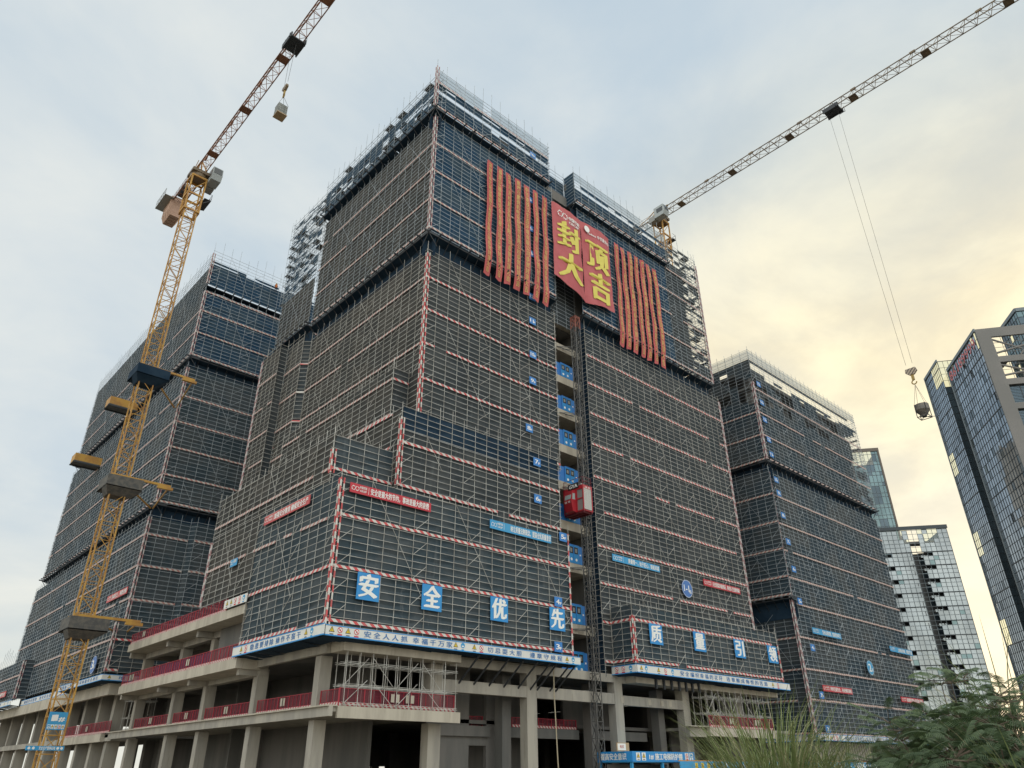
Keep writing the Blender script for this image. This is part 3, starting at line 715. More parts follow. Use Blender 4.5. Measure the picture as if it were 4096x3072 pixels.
for k, x in enumerate((69.6, 71.8, 73.3, 65.0)):
    b = MB(); b.box(x, x+.55, 53.985, 53.998, 6.35, 6.95); b.build('plaster_patch', CONC_L, FR)
for x in (69.2, 70.6, 72.0, 73.4, 74.7, 75.9, 77.2):
    b = MB(); b.box(x, x+.28, 52.40, 52.58, 7.9, 9.0); b.build('steel_bracket', STEEL, FR)
for k, x in enumerate((43.3, 45.0, 46.8, 48.6, 50.4, 52.0, 52.9, 54.6, 55.4)):
    b = MB(); b.tube((x, 51.5, 9.0), (x-.2, 54.3, 6.7), .09, 6, cap=True); b.build('raking_strut', STEEL, FR)
b = MB(); b.tube((31.6, 70.9, 9.1), (31.6, 70.9, 11.9), .09, 8); b.tube((31.6, 77.2, 9.1), (31.6, 77.2, 11.7), .07, 8); b.tube((31.6, 77.2, 11.7), (33.6, 77.2, 11.7), .07, 8); b.build('drain_pipe', CONC_L, FR)

fbox('wall', 38.5, 62.0, 98.2, 98.6, -1.6, 4.04, CONC_D); fbox('wall', 38.5, 95.0, 98.2, 98.6, 4.4, 8.74, CONC_D)
fbox('wall', 66.0, 95.0, 98.22, 98.62, -1.6, 4.03, CONC_D); fbox('wall', 62.02, 66.0, 98.2, 98.6, .8, 4.03, CONC_D)
fbox('wall', 95.0, 95.3, 56.0, 98.6, -1.6, 8.74, CONC_D)
# frame under the left tower
F3 = thing('frame_building', 'bare concrete frame of columns under the left tower, half hidden by the yellow crane mast', 'concrete frame')
fbox('edge_beam', 29.6, 30.1, 106.8, 125.0, 3.55, 4.45, CONC_L, F3); fbox('slab', 30.1, 42, 104.2, 190.0, 4.0, 4.35, CONC_D, F3)
fbox('edge_beam', 30.0, 30.4, 125.0, 190.0, 3.7, 4.4, CONC, F3); fbox('edge_beam', 30.1, 33.0, 104.2, 106.8, 3.6, 4.4, CONC, F3)
fbox('edge_beam', 28.2, 28.7, 102.6, 190.0, 8.5, 9.9, CONC_L, F3); fbox('edge_beam', 28.7, 36.0, 102.6, 103.1, 8.5, 9.9, CONC_L, F3); fbox('slab', 28.7, 60, 103.1, 190.0, 9.4, 9.8, CONC_D, F3)
for y in (106.5, 112.5, 119.0, 127.5, 136.0, 145.0, 154.0, 163.0, 172.0):
    fbox('column', 30.4, 31.9, y, y+1.0, -1.6, 3.99, CONC, F3); fbox('column', 30.4, 31.9, y, y+1.0, 4.36, 9.39, CONC, F3)
    if y < 125:
        fbox('column', 37, 38.2, y, y+1.0, -1.6, 3.99, CONC_D, F3); fbox('column', 37, 38.2, y, y+1.0, 4.36, 9.39, CONC_D, F3)
fbox('wall', 41.0, 41.4, 104.3, 124.0, -1.6, 9.39, CONC_D, F3)

# shoring scaffolds standing on the second-floor slab
def shoring(label, x0, x1, y0, y1, z0, z1, nx):
    t = thing('shoring_scaffold', label, 'scaffold'); T = MB(); r = random.Random(nx)
    for j, y in enumerate((y0, (y0+y1)/2, y1)):
        for k in range(nx+1):
            x = x0+(x1-x0)*k/nx + (.3 if j == 1 else 0)
            if x > x1+.01: continue
            T.tube((x, y, z0), (x+r.uniform(-.04, .04), y, z1), .032)
        for z in (z0+.15, z0+1.45, z1-.85):
            T.tube((x0-.2, y, z+r.uniform(-.02, .02)), (x1+.2, y, z), .03); T.tube((x0-.2, y, z+.12), (x1+.2, y, z+.12), .022)
    for k in range(0, nx+1):
        x = x0+(x1-x0)*k/nx
        for z in (z0+.15, z0+1.45, z1-.85): T.tube((x, y0-.15, z), (x, y1+.15, z), .028)
    for k in range(0, nx-1, 2):
        x = x0+(x1-x0)*k/nx; d = (x1-x0)/nx
        a, b_ = (x, x+1.6*d) if k % 4 == 0 else (x+1.6*d, x)
        T.tube((a, y0-.05, z0+.2), (b_, y0-.05, z0+1.9), .028); T.tube((a, y0-.05, z0+1.6), (b_, y0-.05, z1-.4), .028)
    T.build('tube_lattice', TUBE, t)
shoring('grey tube shoring cage under the left corner slab above the red guard rail', 30.9, 41.6, 52.55, 54.0, 4.45, 8.36, 9)
shoring('grey tube shoring cage under the right projecting scaffold, on the pale slab', 77.3, 90.8, 51.7, 53.5, 4.3, 8.3, 11)
shoring('narrow tube shoring stack behind the left end of the balconies beside the crane', 30.6, 33.4, 101.0, 103.2, 4.5, 8.7, 2)

# red guard rails
def railing(label, p0, p1, z, h=1.2, sheet=None, cards=()):
    t = thing('guard_rail', label, 'railing', 'red guard rails on the slab edges')
    P0, P1 = Vector((*p0, 0)), Vector((*p1, 0)); L = (P1-P0).length; u = (P1-P0)/L; n = Vector((u.y, -u.x, 0))
    def pt(s, z, o=0.0): q = P0+u*s+n*o; return (q.x, q.y, z)
    f = MB(); k = max(1, round(L/2.0))
    for i in range(k+1): f.tube(pt(L*i/k, z), pt(L*i/k, z+h+.04), .05)
    for i in range(k*3):
        if i % 3: f.tube(pt(L*i/(3*k), z+.22), pt(L*i/(3*k), z+h), .022)
    f.tube(pt(0, z+h), pt(L, z+h), .035); f.tube(pt(0, z+.26), pt(L, z+.26), .03)
    f.build('rail_frame', RAILR, t)
    m = MB(); m.quad(pt(0, z+.26, -.03), pt(L, z+.26, -.03), pt(L, z+h, -.03), pt(0, z+h, -.03)); m.build('mesh_panel', RAILM, t)
    m = MB(); m.quad(pt(0, z+.02, .03), pt(L, z+.02, .03), pt(L, z+.24, .03), pt(0, z+.24, .03)); m.build('toe_board', TOE, t)
    if sheet:
        m = MB(); m.quad(pt(sheet[0]*L, z+.27, -.06), pt(sheet[1]*L, z+.27, -.06), pt(sheet[1]*L, z+h-.04, -.06), pt(sheet[0]*L, z+h-.04, -.06)); m.build('purple_sheet', RAILB, t)
    for c in cards:
        m = MB()
        for d in (0, .48): m.quad(pt(c*L+d, z+.45, .05), pt(c*L+d+.33, z+.45, .05), pt(c*L+d+.33, z+1.05, .05), pt(c*L+d, z+1.05, .05))
        m.build('notice_card', CONC_L, t)
railing('long red guard rail on the uppermost left balcony under the white pictogram board', (28.25, 98.3), (28.25, 71.2), 13.68, 1.15, cards=(.14,))
railing('long red guard rail with purple sheets on the middle left balcony', (28.25, 98.3), (28.25, 67.0), 9.05, 1.25, sheet=(.33, .80), cards=(.08, .10, .62))
for (y1, y0), lab in (((66.4, 56.7), 'red guard rail between the corner column and the next column of the second floor'),
                     ((77.8, 67.8), 'red guard rail in the second column bay left of the corner'),
                     ((86.1, 79.1), 'red guard rail in the narrow third column bay left of the corner'),
                     ((98.1, 87.4), 'red guard rail in the fourth column bay left of the corner, next to the shoring stack')):
    railing(lab, (30.55, y1), (30.55, y0), 4.5, 1.15, cards=(.45,))
railing('short red guard rail right at the building corner beside the corner column', (30.55, 55.4), (30.55, 52.7), 4.5, 1.15)
railing('red guard rail inside the tube shoring cage on the front corner slab', (30.6, 52.72), (41.6, 52.72), 4.46, 1.25, cards=(.42, .55))
railing('red guard rail inside the right tube shoring cage on the pale slab', (77.3, 51.62), (90.9, 51.62), 4.3, 1.2, cards=(.3, .7))
railing('red guard rail on the slab of the left tower frame behind the crane mast', (29.8, 124.5), (29.8, 104.4), 4.48, 1.3, cards=(.5,))
railing('red guard rail in the dark lobby window opening behind the front columns', (48.0, 58.9), (50.0, 58.9), 3.62, 1.1)
railing('red guard rail on the lobby gallery behind the hoist mast', (53.2, 58.2), (62.4, 58.2), 3.87, .9)

# ================================================================== SIGNS
FRONT = Plane('y', 51.25); FRONT2 = Plane('y', 53.8); LOWR = Plane('y', 50.75); LEFT = Plane('x', 27.95); B2P = Plane('y', 52.3); B3L = Plane('x', 28.55)
def board(name, label, cat, pl, a0, a1, z0, z1, m, items, group=None, th=.06, lm=None, dz=0.0):
    """items: (text, a0, a1, z0, z1, slot) in wall coordinates; dz shears the board so it sags to the right"""
    b = MB(); slab(b, pl, a0, a1, z0, z1, 0, th); o = b.build(name, m); tag(o, label, cat, group)
    L = MB(); mats = lm or [OFFW]
    for it in items: text_into(L, pl, it[0], it[1], it[2], it[3], it[4], th+.012, 0, it[5] if len(it) > 5 else .03)
    if L.f: L.build('lettering', mats, o)
    return o
for ch, a, lab in (('安', 30.35, 'blue board with the white character 安, nearest the striped corner pole'), ('全', 36.66, 'blue board with the white character 全, second from the corner pole'),
                   ('优', 44.3, 'blue board with the white character 优, below the blue slogan board'), ('先', 51.86, 'blue board with the white character 先, beside the hoist slot')):
    board('character_board', lab, 'sign board', FRONT, a, a+2.1, 12.04, 14.16, BLUE, [(ch, a+.22, a+1.88, 12.26, 13.98, .05)], 'blue character boards')
for ch, a, lab in (('质', 66.65, 'blue board with the white character 质 on the low right scaffold'), ('量', 74.8, 'blue board with the white character 量 on the low right scaffold'),
                   ('引', 83.2, 'blue board with the white character 引 on the low right scaffold'), ('领', 90.9, 'blue board with the white character 领 at the right end of the low scaffold')):
    board('character_board', lab, 'sign board', LOWR, a, a+2.25, 12.12, 14.24, BLUE, [(ch, a+.25, a+2.0, 12.34, 14.04, .05)], 'blue character boards')
def slogan(label, pl, a0, a1, z0, z1, m, txt, tf=(.24, .98), logo=True, group='long slogan boards on the scaffolds'):
    w, h = a1-a0, z1-z0
    o = board('slogan_board', label, 'slogan board', pl, a0, a1, z0, z1, m, [(txt, a0+w*tf[0], a0+w*tf[1], z0+h*.17, z0+h*.83, .035)], group)
    if logo:
        L = MB(); infinity_logo(L, pl, a0+w*.06, z0+h*.5, w*.085, .075, 0)
        text_into(L, pl, '中国节能', a0+w*.11, a0+w*.195, z0+h*.55, z0+h*.82, .075, 0, .03); text_into(L, pl, 'CECEP', a0+w*.115, a0+w*.19, z0+h*.22, z0+h*.46, .075, 0, .04)
        rect(L, pl, a0+w*.213, a0+w*.217, z0+h*.14, z0+h*.86, .075, 0)
        L.build('emblem', [OFFW], o)
slogan('red slogan board about waste, right of the striped corner pole', FRONT, 28.85, 37.15, 20.5, 21.32, RED, '安全是最大的节约，事故是最大的浪费', (.24, .97))
slogan('faded red slogan board on the left side of the corner scaffold', LEFT, -64.85, -56.2, 20.52, 21.35, REDP, '加强安全教育 确保安全生产', (.235, .97))
slogan('blue slogan board with white text just left of the 5F sign', FRONT, 44.15, 52.38, 20.47, 21.34, BLUE2, '树立质量法制观念，提高全民质量意识', (.32, .99))
slogan('blue slogan board on the right scaffold, right of the hoist mast', FRONT2, 64.98, 73.8, 21.38, 22.18, BLUE2, '质量第一，始于匠心，铸就卓越', (.32, .98))
slogan('red slogan board right of the round 1-1 board', FRONT2, 83.0, 91.6, 21.2, 22.04, RED, '安全是家庭幸福的保证，事故是人生悲剧的祸根', (.24, .98))
slogan('blue slogan board on the right tower near its striped corner pole', B2P, 107.45, 116.3, 17.6, 18.45, BLUE2, '坚持以质取胜，提高竞争实力', (.33, .98))
slogan('blue slogan board at the far right end of the right tower', B2P, 133.8, 142.9, 17.48, 18.32, BLUE2, '上质量求质量，质量求发展', (.33, .98))
slogan('red slogan board above the 3F sign of the right tower', B2P, 107.25, 116.2, 9.8, 10.6, RED, '时时注意安全，处处预防事故', (.25, .97))
slogan('red slogan board low at the far right end of the right tower', B2P, 133.5, 142.4, 9.65, 10.45, RED, '隐患险于明火 防范胜于救灾', (.25, .97))
slogan('red slogan board on the left tower scaffold, right of the crane mast', Plane('x', 28.4), -113.9, -105.4, 20.9, 21.8, REDP, '生命至上，事故无情', (.25, .97))
slogan('faded red slogan board at the very left edge of the photo', Plane('x', 26.7), -166.0, -154.5, 11.6, 12.5, REDP, '安全第一 预防为主', (.2, .95))
o = board('logo_board', 'small azure emblem board on the left side of the corner scaffold', 'sign board', LEFT, -71.25, -69.75, 17.8, 18.5, BLUE2, [('中国节能', -70.5, -69.85, 18.1, 18.4)])
L = MB(); infinity_logo(L, LEFT, -70.9, 18.15, .62, .075, 0); L.build('emblem', [OFFW], o)
o = board('pictogram_board', 'white board of five safety pictograms above the top left balcony', 'sign board', LEFT, -71.0, -66.08, 13.78, 14.56, WHITE, [])
L = MB()
for k, c in enumerate('wwppb'): picto(L, LEFT, c, -70.3+k*.9, 14.17, .74, .075)
L.build('pictogram', MARKM, o)
def round_board(label, pl, a, z, r, m, txts):
    b = MB(); n = 28
    b.prism([pl.p(a+r*cos(2*pi*k/n), z+r*sin(2*pi*k/n), 0) for k in range(n)], Vector(pl.p(0, 0, .06))-Vector(pl.p(0, 0, 0)))
    o = b.build('round_board', m); tag(o, label, 'sign board', 'round block number boards')
    L = MB()
    for t_ in txts: text_into(L, pl, *t_, .075, 0, .03)
    ring(L, pl, a, z, r*.94, r*.98, .07, 0, 28); L.build('lettering', [OFFW], o)
round_board('round blue board reading 1-1 on the right scaffold', FRONT2, 79.15, 20.2, 1.1, ROYAL, [('1-1', 78.45, 79.5, 19.75, 20.75), ('栋', 79.5, 79.95, 19.65, 20.1)])
round_board('round blue board reading 2 on the right tower', B2P, 124.4, 14.16, 1.08, BLUE2, [('2', 123.75, 124.6, 13.45, 14.9), ('栋', 124.65, 125.15, 13.6, 14.1)])
round_board('round blue board reading 3 on the low scaffold behind the crane mast', Plane('x', 26.6), -105.6, 12.0, 1.05, ROYAL, [('3', -106.2, -105.4, 11.4, 12.7), ('栋', -105.4, -104.9, 11.5, 12.0)])
def floor_sign(n, pl, a, z, where, s=1.05, h=.92):
    o = board('floor_sign', 'blue floor sign reading %dF on the %s' % (n, where), 'floor sign', pl, a, a+s, z, z+h, FLOORB,
              [(str(n), a+s*(.20 if n < 10 else .10), a+s*.62, z+h*.2, z+h*.84, .03), ('F', a+s*.67, a+s*.89, z+h*.2, z+h*.55, .03)], 'blue floor number signs')
    return o
MAIN = 'middle tower beside the hoist'
for n, a, z, pl in ((3, 52.4, 10.08, FRONT), (4, 52.6, 14.32, FRONT), (5, 53.6, 21.02, Plane('y', 51.2)), (6, 51.1, 24.85, Plane('y', 52.25)), (7, 51.1, 29.0, Plane('y', 52.25)), (8, 51.6, 33.7, Plane('y', 53.85)), (9, 52.3, 40.0, Plane('y', 53.85)), (10, 52.45, 43.6, Plane('y', 53.85)),
                    (11, 52.5, 48.4, Plane('y', 53.85)), (12, 52.55, 52.0, Plane('y', 53.85)), (13, 52.0, 58.3, Plane('y', 53.35)), (14, 52.0, 62.4, Plane('y', 53.35)), (15, 52.0, 67.35, Plane('y', 53.35)), (16, 52.3, 75.2, Plane('y', 52.85))):
    floor_sign(n, pl, a, z, MAIN)
for n, a, z in ((2, 105.9, 4.45), (3, 105.9, 8.75), (4, 105.9, 15.05), (5, 104.65, 21.4), (6, 104.65, 26.1), (7, 104.5, 30.25), (8, 104.45, 34.4), (9, 104.4, 38.0), (10, 104.35, 40.2), (11, 104.4, 44.55), (12, 104.4, 47.15), (13, 104.3, 50.7), (14, 104.4, 53.9), (15, 104.4, 57.4)):
    floor_sign(n, B2P, a, z, 'right tower beside its striped corner pole', 1.15, .93)

# white fascia boards round the feet of the scaffolds
def fascia(label, pl, a0, a1, z0, z1, texts, marks, depth=1.3, ends=True):
    b = MB(); slab(b, pl, a0, a1, z0+.09, z1-.07, 0, .08); o = b.build('fascia_board', WHITE)
    tag(o, label, 'fascia board', 'white fascia boards with blue edges')
    e = MB(); slab(e, pl, a0, a1, z0, z0+.09, -.01, .10); slab(e, pl, a0, a1, z1-.07, z1, -.01, .10); e.build('blue_edge', BLUE, o)
    L = MB()
    h = z1-z0
    for s, x0, x1 in texts:
        chars = [c for c in s]; n = len(chars); w = (x1-x0)/n
        for k, c in enumerate(chars):
            if c != ' ': text_into(L, pl, c, x0+w*(k+.14), x0+w*(k+.86), z0+h*.24, z0+h*.78, .095, 0, .02)
    if L.f: L.build('lettering', [BTXT], o)
    P_ = MB()
    for c, x in marks: picto(P_, pl, c, x, (z0+z1)/2, h*.86, .095)
    if P_.f: P_.build('pictogram', MARKM, o)
    d = MB(); r = random.Random(int(a0*10)); k = max(1, int((a1-a0)/2))
    for i in range(k):
        q0, q1 = a0+(a1-a0)*i/k, a0+(a1-a0)*(i+1)/k
        d.quad(pl.p(q0, z0+.04, -.01), pl.p(q1, z0+.04, -.01), pl.p(q1, z0-.1+r.uniform(-.1, .05), -depth), pl.p(q0, z0-.1, -depth))
    d.build('soffit_net', NAVY, o)
    return o
fascia('white fascia board along the front of the corner scaffold', Plane('y', 51.2), 28.0, 55.85, 9.07, 9.86,
       [('安全人人抓', 31.2, 35.5), ('幸福千万家', 35.8, 40.1), ('切忌耍大胆', 43.8, 48.1), ('遵章守规程', 48.9, 53.4)],
       [('w', 28.5), ('p', 29.2), ('w', 29.9), ('p', 30.65), ('w', 40.35), ('b', 41.12), ('w', 42.4), ('p', 43.2), ('w', 53.95), ('b', 54.8)])
fascia('white fascia board along the left side of the corner scaffold', Plane('x', 27.95), -67.2, -51.2, 9.1, 9.95,
       [('隐患要排除', -63.7, -59.2), ('操作不蛮干', -59.0, -54.6)], [('w', -65.4), ('p', -64.5), ('w', -53.9), ('b', -53.0)], depth=2.0)
fascia('white fascia board along the front of the low right scaffold', Plane('y', 50.7), 63.95, 94.9, 9.0, 9.85,
       [('安全编织幸福的花环', 71.2, 79.6), ('违章酿成悔恨的苦酒', 80.2, 89.5)], [('w', 64.6), ('b', 65.4), ('w', 67.5), ('p', 68.7), ('b', 69.95), ('w', 90.7), ('p', 91.95)], depth=1.9)
fascia('short white fascia return with three pictograms at the left end of the low right scaffold', Plane('x', 63.9), -54.0, -50.7, 9.0, 9.85, [], [('p', -53.3), ('p', -52.4), ('b', -51.4)], depth=1.0)
fascia('white fascia board along the front of the right tower', Plane('y', 52.25), 104.9, 146.5, 3.45, 4.28,
       [('树立安全发展理念', 110.7, 116.7), ('弘扬生命至上', 117.4, 122.1), ('安全第一的思想', 122.7, 128.1), ('安全发展理念先行', 129.7, 135.6)], [('w', 105.7), ('w', 106.6), ('p', 107.5), ('p', 108.4), ('b', 109.3)])
fascia('white fascia board on the left side of the right tower behind the reed grass', Plane('x', 104.8), -71.0, -52.3, 3.45, 4.28, [('安全隐患一分钟六十秒', -66.5, -55.9)], [('w', -55.2), ('p', -54.2), ('b', -53.2)])
fascia('white fascia board on the left side of the left tower foot, beside the crane mast', Plane('x', 26.75), -120.5, -101.2, 9.9, 10.6, [('加强施工管理', -119.5, -112.5), ('落实质量安全责任', -111.5, -102.5)], [], depth=1.6)
fascia('short white fascia board at the left tower corner, partly behind the balcony', Plane('y', 101.2), 26.75, 36.0, 9.9, 10.6, [('增效益 创优', 28.4, 34.4)], [('w', 27.5)], depth=1.6)
fascia('white fascia board of the left tower seen behind the crane mast', Plane('x', 28.3), -149.0, -122.0, 9.9, 10.7, [('加强安全管理 落实安全责任', -147.0, -129.0)], [('b', -127.0), ('p', -125.0)], depth=1.6)
fascia('white fascia board at the far left edge under the farthest scaffold lift', Plane('x', 26.8), -186.0, -149.0, 10.0, 10.8, [('安全生产 人人有责', -170, -156.0)], [('w', -153.5), ('b', -151)], depth=1.6)

# ------------------------------------------------------------------ red banners
BP = Plane('y', 53.2)
def cloth_warp(ph, amp=.07, drag=0.0):
    return lambda a, z: amp*(sin(a*2.1+ph+z*.25)*.6 + noise.noise(Vector((a*.8, z*.35, ph)))*1.2) + amp
TXL = ['深圳市卓艺建设装饰工程股份有限公司恭贺封顶大吉', '福建宏翔建筑劳务有限公司恭贺封顶大吉', '深圳市海线建设集团有限公司恭贺封顶大吉', '惠州市鹏微机电设备安装有限公司恭贺封顶大吉', '中节能铁汉生态环境有限公司恭贺封顶大吉', '铁汉生态建设有限公司恭贺封顶大吉', '中节能铁汉生态环境股份有限公司恭贺封顶大吉']
TXR = ['中节能铁汉生态发展有限公司恭贺封顶大吉', '中节能建筑工程设计研究院有限公司恭贺封顶大吉', '深圳建筑设计有限公司恭贺封顶大吉', '深圳市装饰工程有限公司恭贺封顶大吉', '广东工程咨询有限公司恭贺封顶大吉', '深圳建业有限公司恭贺封顶大吉', '中建科技集团有限公司恭贺封顶大吉']
POSL = ['leftmost narrow red banner, nearest the tower corner', 'second narrow red banner from the tower corner', 'third narrow red banner from the tower corner', 'middle one of the seven narrow red banners left of the big banner',
        'narrow red banner just left of the 15F and 14F signs', 'narrow red banner just right of the 15F and 14F signs', 'narrow red banner right beside the left edge of the big banner']
POSR = ['narrow red banner right beside the right edge of the big banner', 'second narrow red banner right of the big banner', 'third narrow red banner right of the big banner', 'middle one of the seven narrow red banners right of the big banner',
        'fifth narrow red banner right of the big banner', 'sixth narrow red banner right of the big banner', 'rightmost narrow red banner, nearest the bare scaffold end']
for side, xs, xb, tx, ps in (('l', (44.76, 46.38, 48.0, 49.6, 51.25, 52.9, 54.52), (44.6, 46.35, 47.85, 49.45, 51.0, 52.75, 54.25), TXL, POSL), ('r', (69.5, 71.1, 72.65, 74.1, 75.62, 77.2, 78.8), (69.15, 70.75, 72.25, 73.8, 75.4, 76.9, 78.62), TXR, POSR)):
    for k in range(7):
        x, w, zt, zb = xs[k], 1.0, 69.6, 51.8; r = random.Random(k+ord(side)); ph = r.uniform(0, 6); dx = xb[k]-xs[k]
        amp = .05; curl = r.uniform(.25, .7)
        def wp(a, z, ph=ph, x=x):
            t = max(0, (55.5-z)/3.5)
            return .05+.05*sin((a-x)*5+ph)+.07*sin(z*.8+ph*2) + .10*noise.noise(Vector((a*1.3, z*.5, ph))) - (.25*t*t if t else 0) + .10
        def sh(z, dx=dx, ph=ph): t = (zt-z)/(zt-zb); return dx*t*t + .05*sin(z*.6+ph)*t
        b = MB(); nz, nx = 60, 6
        for i in range(nz+1):
            z = zt+(zb-zt)*i/nz
            for j in range(nx+1):
                a = x+w*j/nx; b.v.append(BP.p(a+sh(z), z+(.1*sin(a*3+ph) if i == nz else 0), wp(a, z)))
        for i in range(nz):
            for j in range(nx): q = i*(nx+1)+j; b.f.append((q, q+1, q+nx+2, q+nx+1)); b.mi.append(0)
        o = b.build('banner', CLOTHV, smooth=True); tag(o, ps[k], 'banner', 'narrow vertical red banners')
        L = MB(); vtext_into(L, BP, tx[k], x+.24, x+.76, zt-.35, zb+.35, .06, 0, .022, warp=wp)
        L.v = [(v[0]+sh(v[2]), v[1], v[2]) for v in L.v]
        L.build('lettering', [GOLDV], o)
BB = Plane('y', 53.0)
def half(label, a0, a1, zt0, zt1, zb0, zb1, sag, chars, ph, emblem):
    def wp(a, z):
        t = (a-a0)/(a1-a0); v = (zt0-z)/13.
        fold = .05*sin((a*1.6+z*.9)*1.6+ph)*(1-.5*v) + .10*noise.noise(Vector((a*.5+z*.35, z*.16-a*.1, ph))) + .05*noise.noise(Vector((a*1.6+z*.8, z*.4, ph+4)))
        return .30 + fold - .22*(abs(t-.5)*2)**3
    b = MB(); nx, nz = 40, 70
    for i in range(nz+1):
        v = i/nz
        for j in range(nx+1):
            u = j/nx; a = a0+(a1-a0)*u; zt = zt0+(zt1-zt0)*u - sag*.5*sin(pi*u); zb = zb0+(zb1-zb0)*u - sag*sin(pi*u) + .12*sin(u*9+ph)
            z = zt+(zb-zt)*v; b.v.append(BB.p(a+.14*sin(v*pi)*(1-2*u)*.8, z, wp(a, z)))
    for i in range(nz):
        for j in range(nx): q = i*(nx+1)+j; b.f.append((q, q+1, q+nx+2, q+nx+1)); b.mi.append(0)
    o = b.build('big_banner', CLOTH, smooth=True); tag(o, label, 'banner', 'two halves of the big red banner')
    L = MB()
    for ch, x0, x1, z0, z1 in chars: text_into(L, BB, ch, x0, x1, z0, z1, .09, 0, .055, warp=wp)
    L.build('lettering', [GOLD], o)
    E_ = MB(); emblem(E_, wp); E_.build('emblem', [OFFW], o)
def emb1(E_, wp):
    infinity_logo(E_, BB, 58.1, 67.9, 1.9, .42, 0)
    text_into(E_, BB, '中国节能', 59.4, 61.7, 67.75, 68.35, .09, 0, .05, warp=wp); text_into(E_, BB, 'CECEP', 59.4, 61.5, 67.1, 67.6, .09, 0, .05, warp=wp)
def emb2(E_, wp):
    disc(E_, BB, 63.1, 68.2, .55, .40, 0, 20)
    text_into(E_, BB, 'Techand', 63.3, 64.9, 67.55, 67.95, .09, 0, .04, warp=wp); text_into(E_, BB, '中节能铁汉', 65.3, 67.9, 67.6, 68.2, .09, 0, .03, warp=wp)
half('left half of the big red banner with the yellow characters 封 and 大', 56.25, 62.1, 69.5, 69.3, 57.0, 55.3, -.1, [('封', 57.2, 61.4, 62.4, 66.6), ('大', 57.2, 61.6, 57.4, 61.6)], .6, emb1)
half('right half of the big red banner with the yellow characters 顶 and 吉', 62.05, 68.2, 69.3, 69.4, 55.3, 56.4, -.1, [('顶', 62.9, 67.3, 61.9, 66.4), ('吉', 63.3, 67.3, 56.8, 61.2)], 2.9, emb2)

# ================================================================== HOIST
for i, (z, top) in enumerate(((44.03, 1.85), (39.30, 1.85), (34.61, 1.9), (29.86, 1.9), (25.17, 1.9), (20.49, 2.0), (13.95, 2.0), (8.95, 2.1))):
    nth = ('10F', '9F', '8F', '7F', '6F', '5F', '4F', '3F')[i]
    t = thing('landing_gate', 'blue landing gate in the hoist slot, level with the %s sign' % nth, 'gate', 'blue landing gates of the hoist')
    GP = Plane('y', 55.3)
    b = MB(); slab(b, GP, 57.5, 59.15, z+.03, z+top, 0, .06); slab(b, GP, 60.85, 61.6, z+.03, z+top+.05, .04, .09); b.build('side_sheet', GATE, t)
    b = MB(); slab(b, GP, 59.15, 60.85, z+.03, z+top, .05, .11); b.build('gate_leaf', GATE2, t)
    b = MB(); slab(b, GP, 59.1, 60.9, z+top, z+top+.12, .02, .13); slab(b, GP, 59.1, 59.22, z, z+top, .11, .13); slab(b, GP, 59.95, 60.03, z, z+top, .11, .13); b.build('gate_frame', GATE, t)
    for x in (59.32, 60.12):
        b = MB(); slab(b, GP, x, x+.6, z+top*.55, z+top*.93, .11, .125); w = b.build('window', BLACK, t)
        b = MB(); rect(b, GP, x+.12, x+.44, z+top*.62, z+top*.84, .135); b.build('paper', CAGEM, w)
        b = MB(); disc(b, GP, x+.3, z+top*.22, .16, .12, 0, 14); b.build('badge', OFFW, t)
    b = MB(); rect(b, GP, 61.0, 61.22, z+top*.5, z+top*.58, .10); b.build('latch', OFFW, t)
t = thing('hoist_mast', 'dark lattice hoist mast with a red tip in front of the open slot', 'mast')
mx_, my_, hw = 60.75, 53.75, .42
M1, M2 = MB(), MB()
z = -EYE; i = 0
while z < 52.6:
    m = M2 if z > 50.0 else M1; z2 = min(z+1.5, 52.7)
    cs = [(mx_-hw, my_-hw), (mx_+hw, my_-hw), (mx_+hw, my_+hw), (mx_-hw, my_+hw)]
    for k in range(4):
        a, c = cs[k], cs[(k+1) % 4]
        m.tube((*a, z), (*a, z2), .055, 6); m.tube((*a, z2), (*c, z2), .04)
        m.tube((*a, z), ((a[0]+c[0])/2, (a[1]+c[1])/2, (z+z2)/2), .03); m.tube((*c, z), ((a[0]+c[0])/2, (a[1]+c[1])/2, (z+z2)/2), .03)
        m.tube(((a[0]+c[0])/2, (a[1]+c[1])/2, (z+z2)/2), (*a, z2), .03); m.tube(((a[0]+c[0])/2, (a[1]+c[1])/2, (z+z2)/2), (*c, z2), .03)
    M1.tube((mx_-hw-.12, my_-.2, z), (mx_-hw-.12, my_-.2, z2), .05, 4) if z < 50 else None
    z = z2; i += 1
M1.build('mast_lattice', MAST_STEEL, t); M2.build('mast_tip', mat('red_oxide_paint', (.30, .10, .07), .6), t)
for z in (48.2, 38.8, 29.2, 19.9, 13.4, 7.3):
    b = MB()
    for x in (-.5, .5): b.tube((mx_+x*.8, my_+.4, z), (mx_-1.6+x, 55.15, z-.1), .05)
    b.tube((mx_-2.2, 55.1, z-.1), (mx_+.2, 54.9, z-.05), .06); b.build('wall_tie', MAST_STEEL, t)
t = thing('hoist_cage', 'red hoist cage with a driver cab, riding the mast at the height of the 6F sign', 'hoist')
cx0, cx1, cy0, cy1, cz0, cz1 = 58.7, 60.12, 52.15, 55.05, 25.75, 28.55
b = MB(); b.box(cx0-.05, cx1+.05, cy0-.05, cy1+.05, cz0-.12, cz0); b.box(cx0-.05, cx1+.05, cy0-.05, cy1+.05, cz1, cz1+.1)
for x in (cx0, cx1):
    for y in (cy0, cy0+.97, cy0+1.93, cy1): b.box(x-.06, x+.06, y-.06, y+.06, cz0, cz1)
b.box(cx0-.055, cx0+.05, cy0, cy1, cz0+1.3, cz0+1.42); b.box(cx0-.055, cx0+.05, cy0, cy1, cz1-.35, cz1-.02)
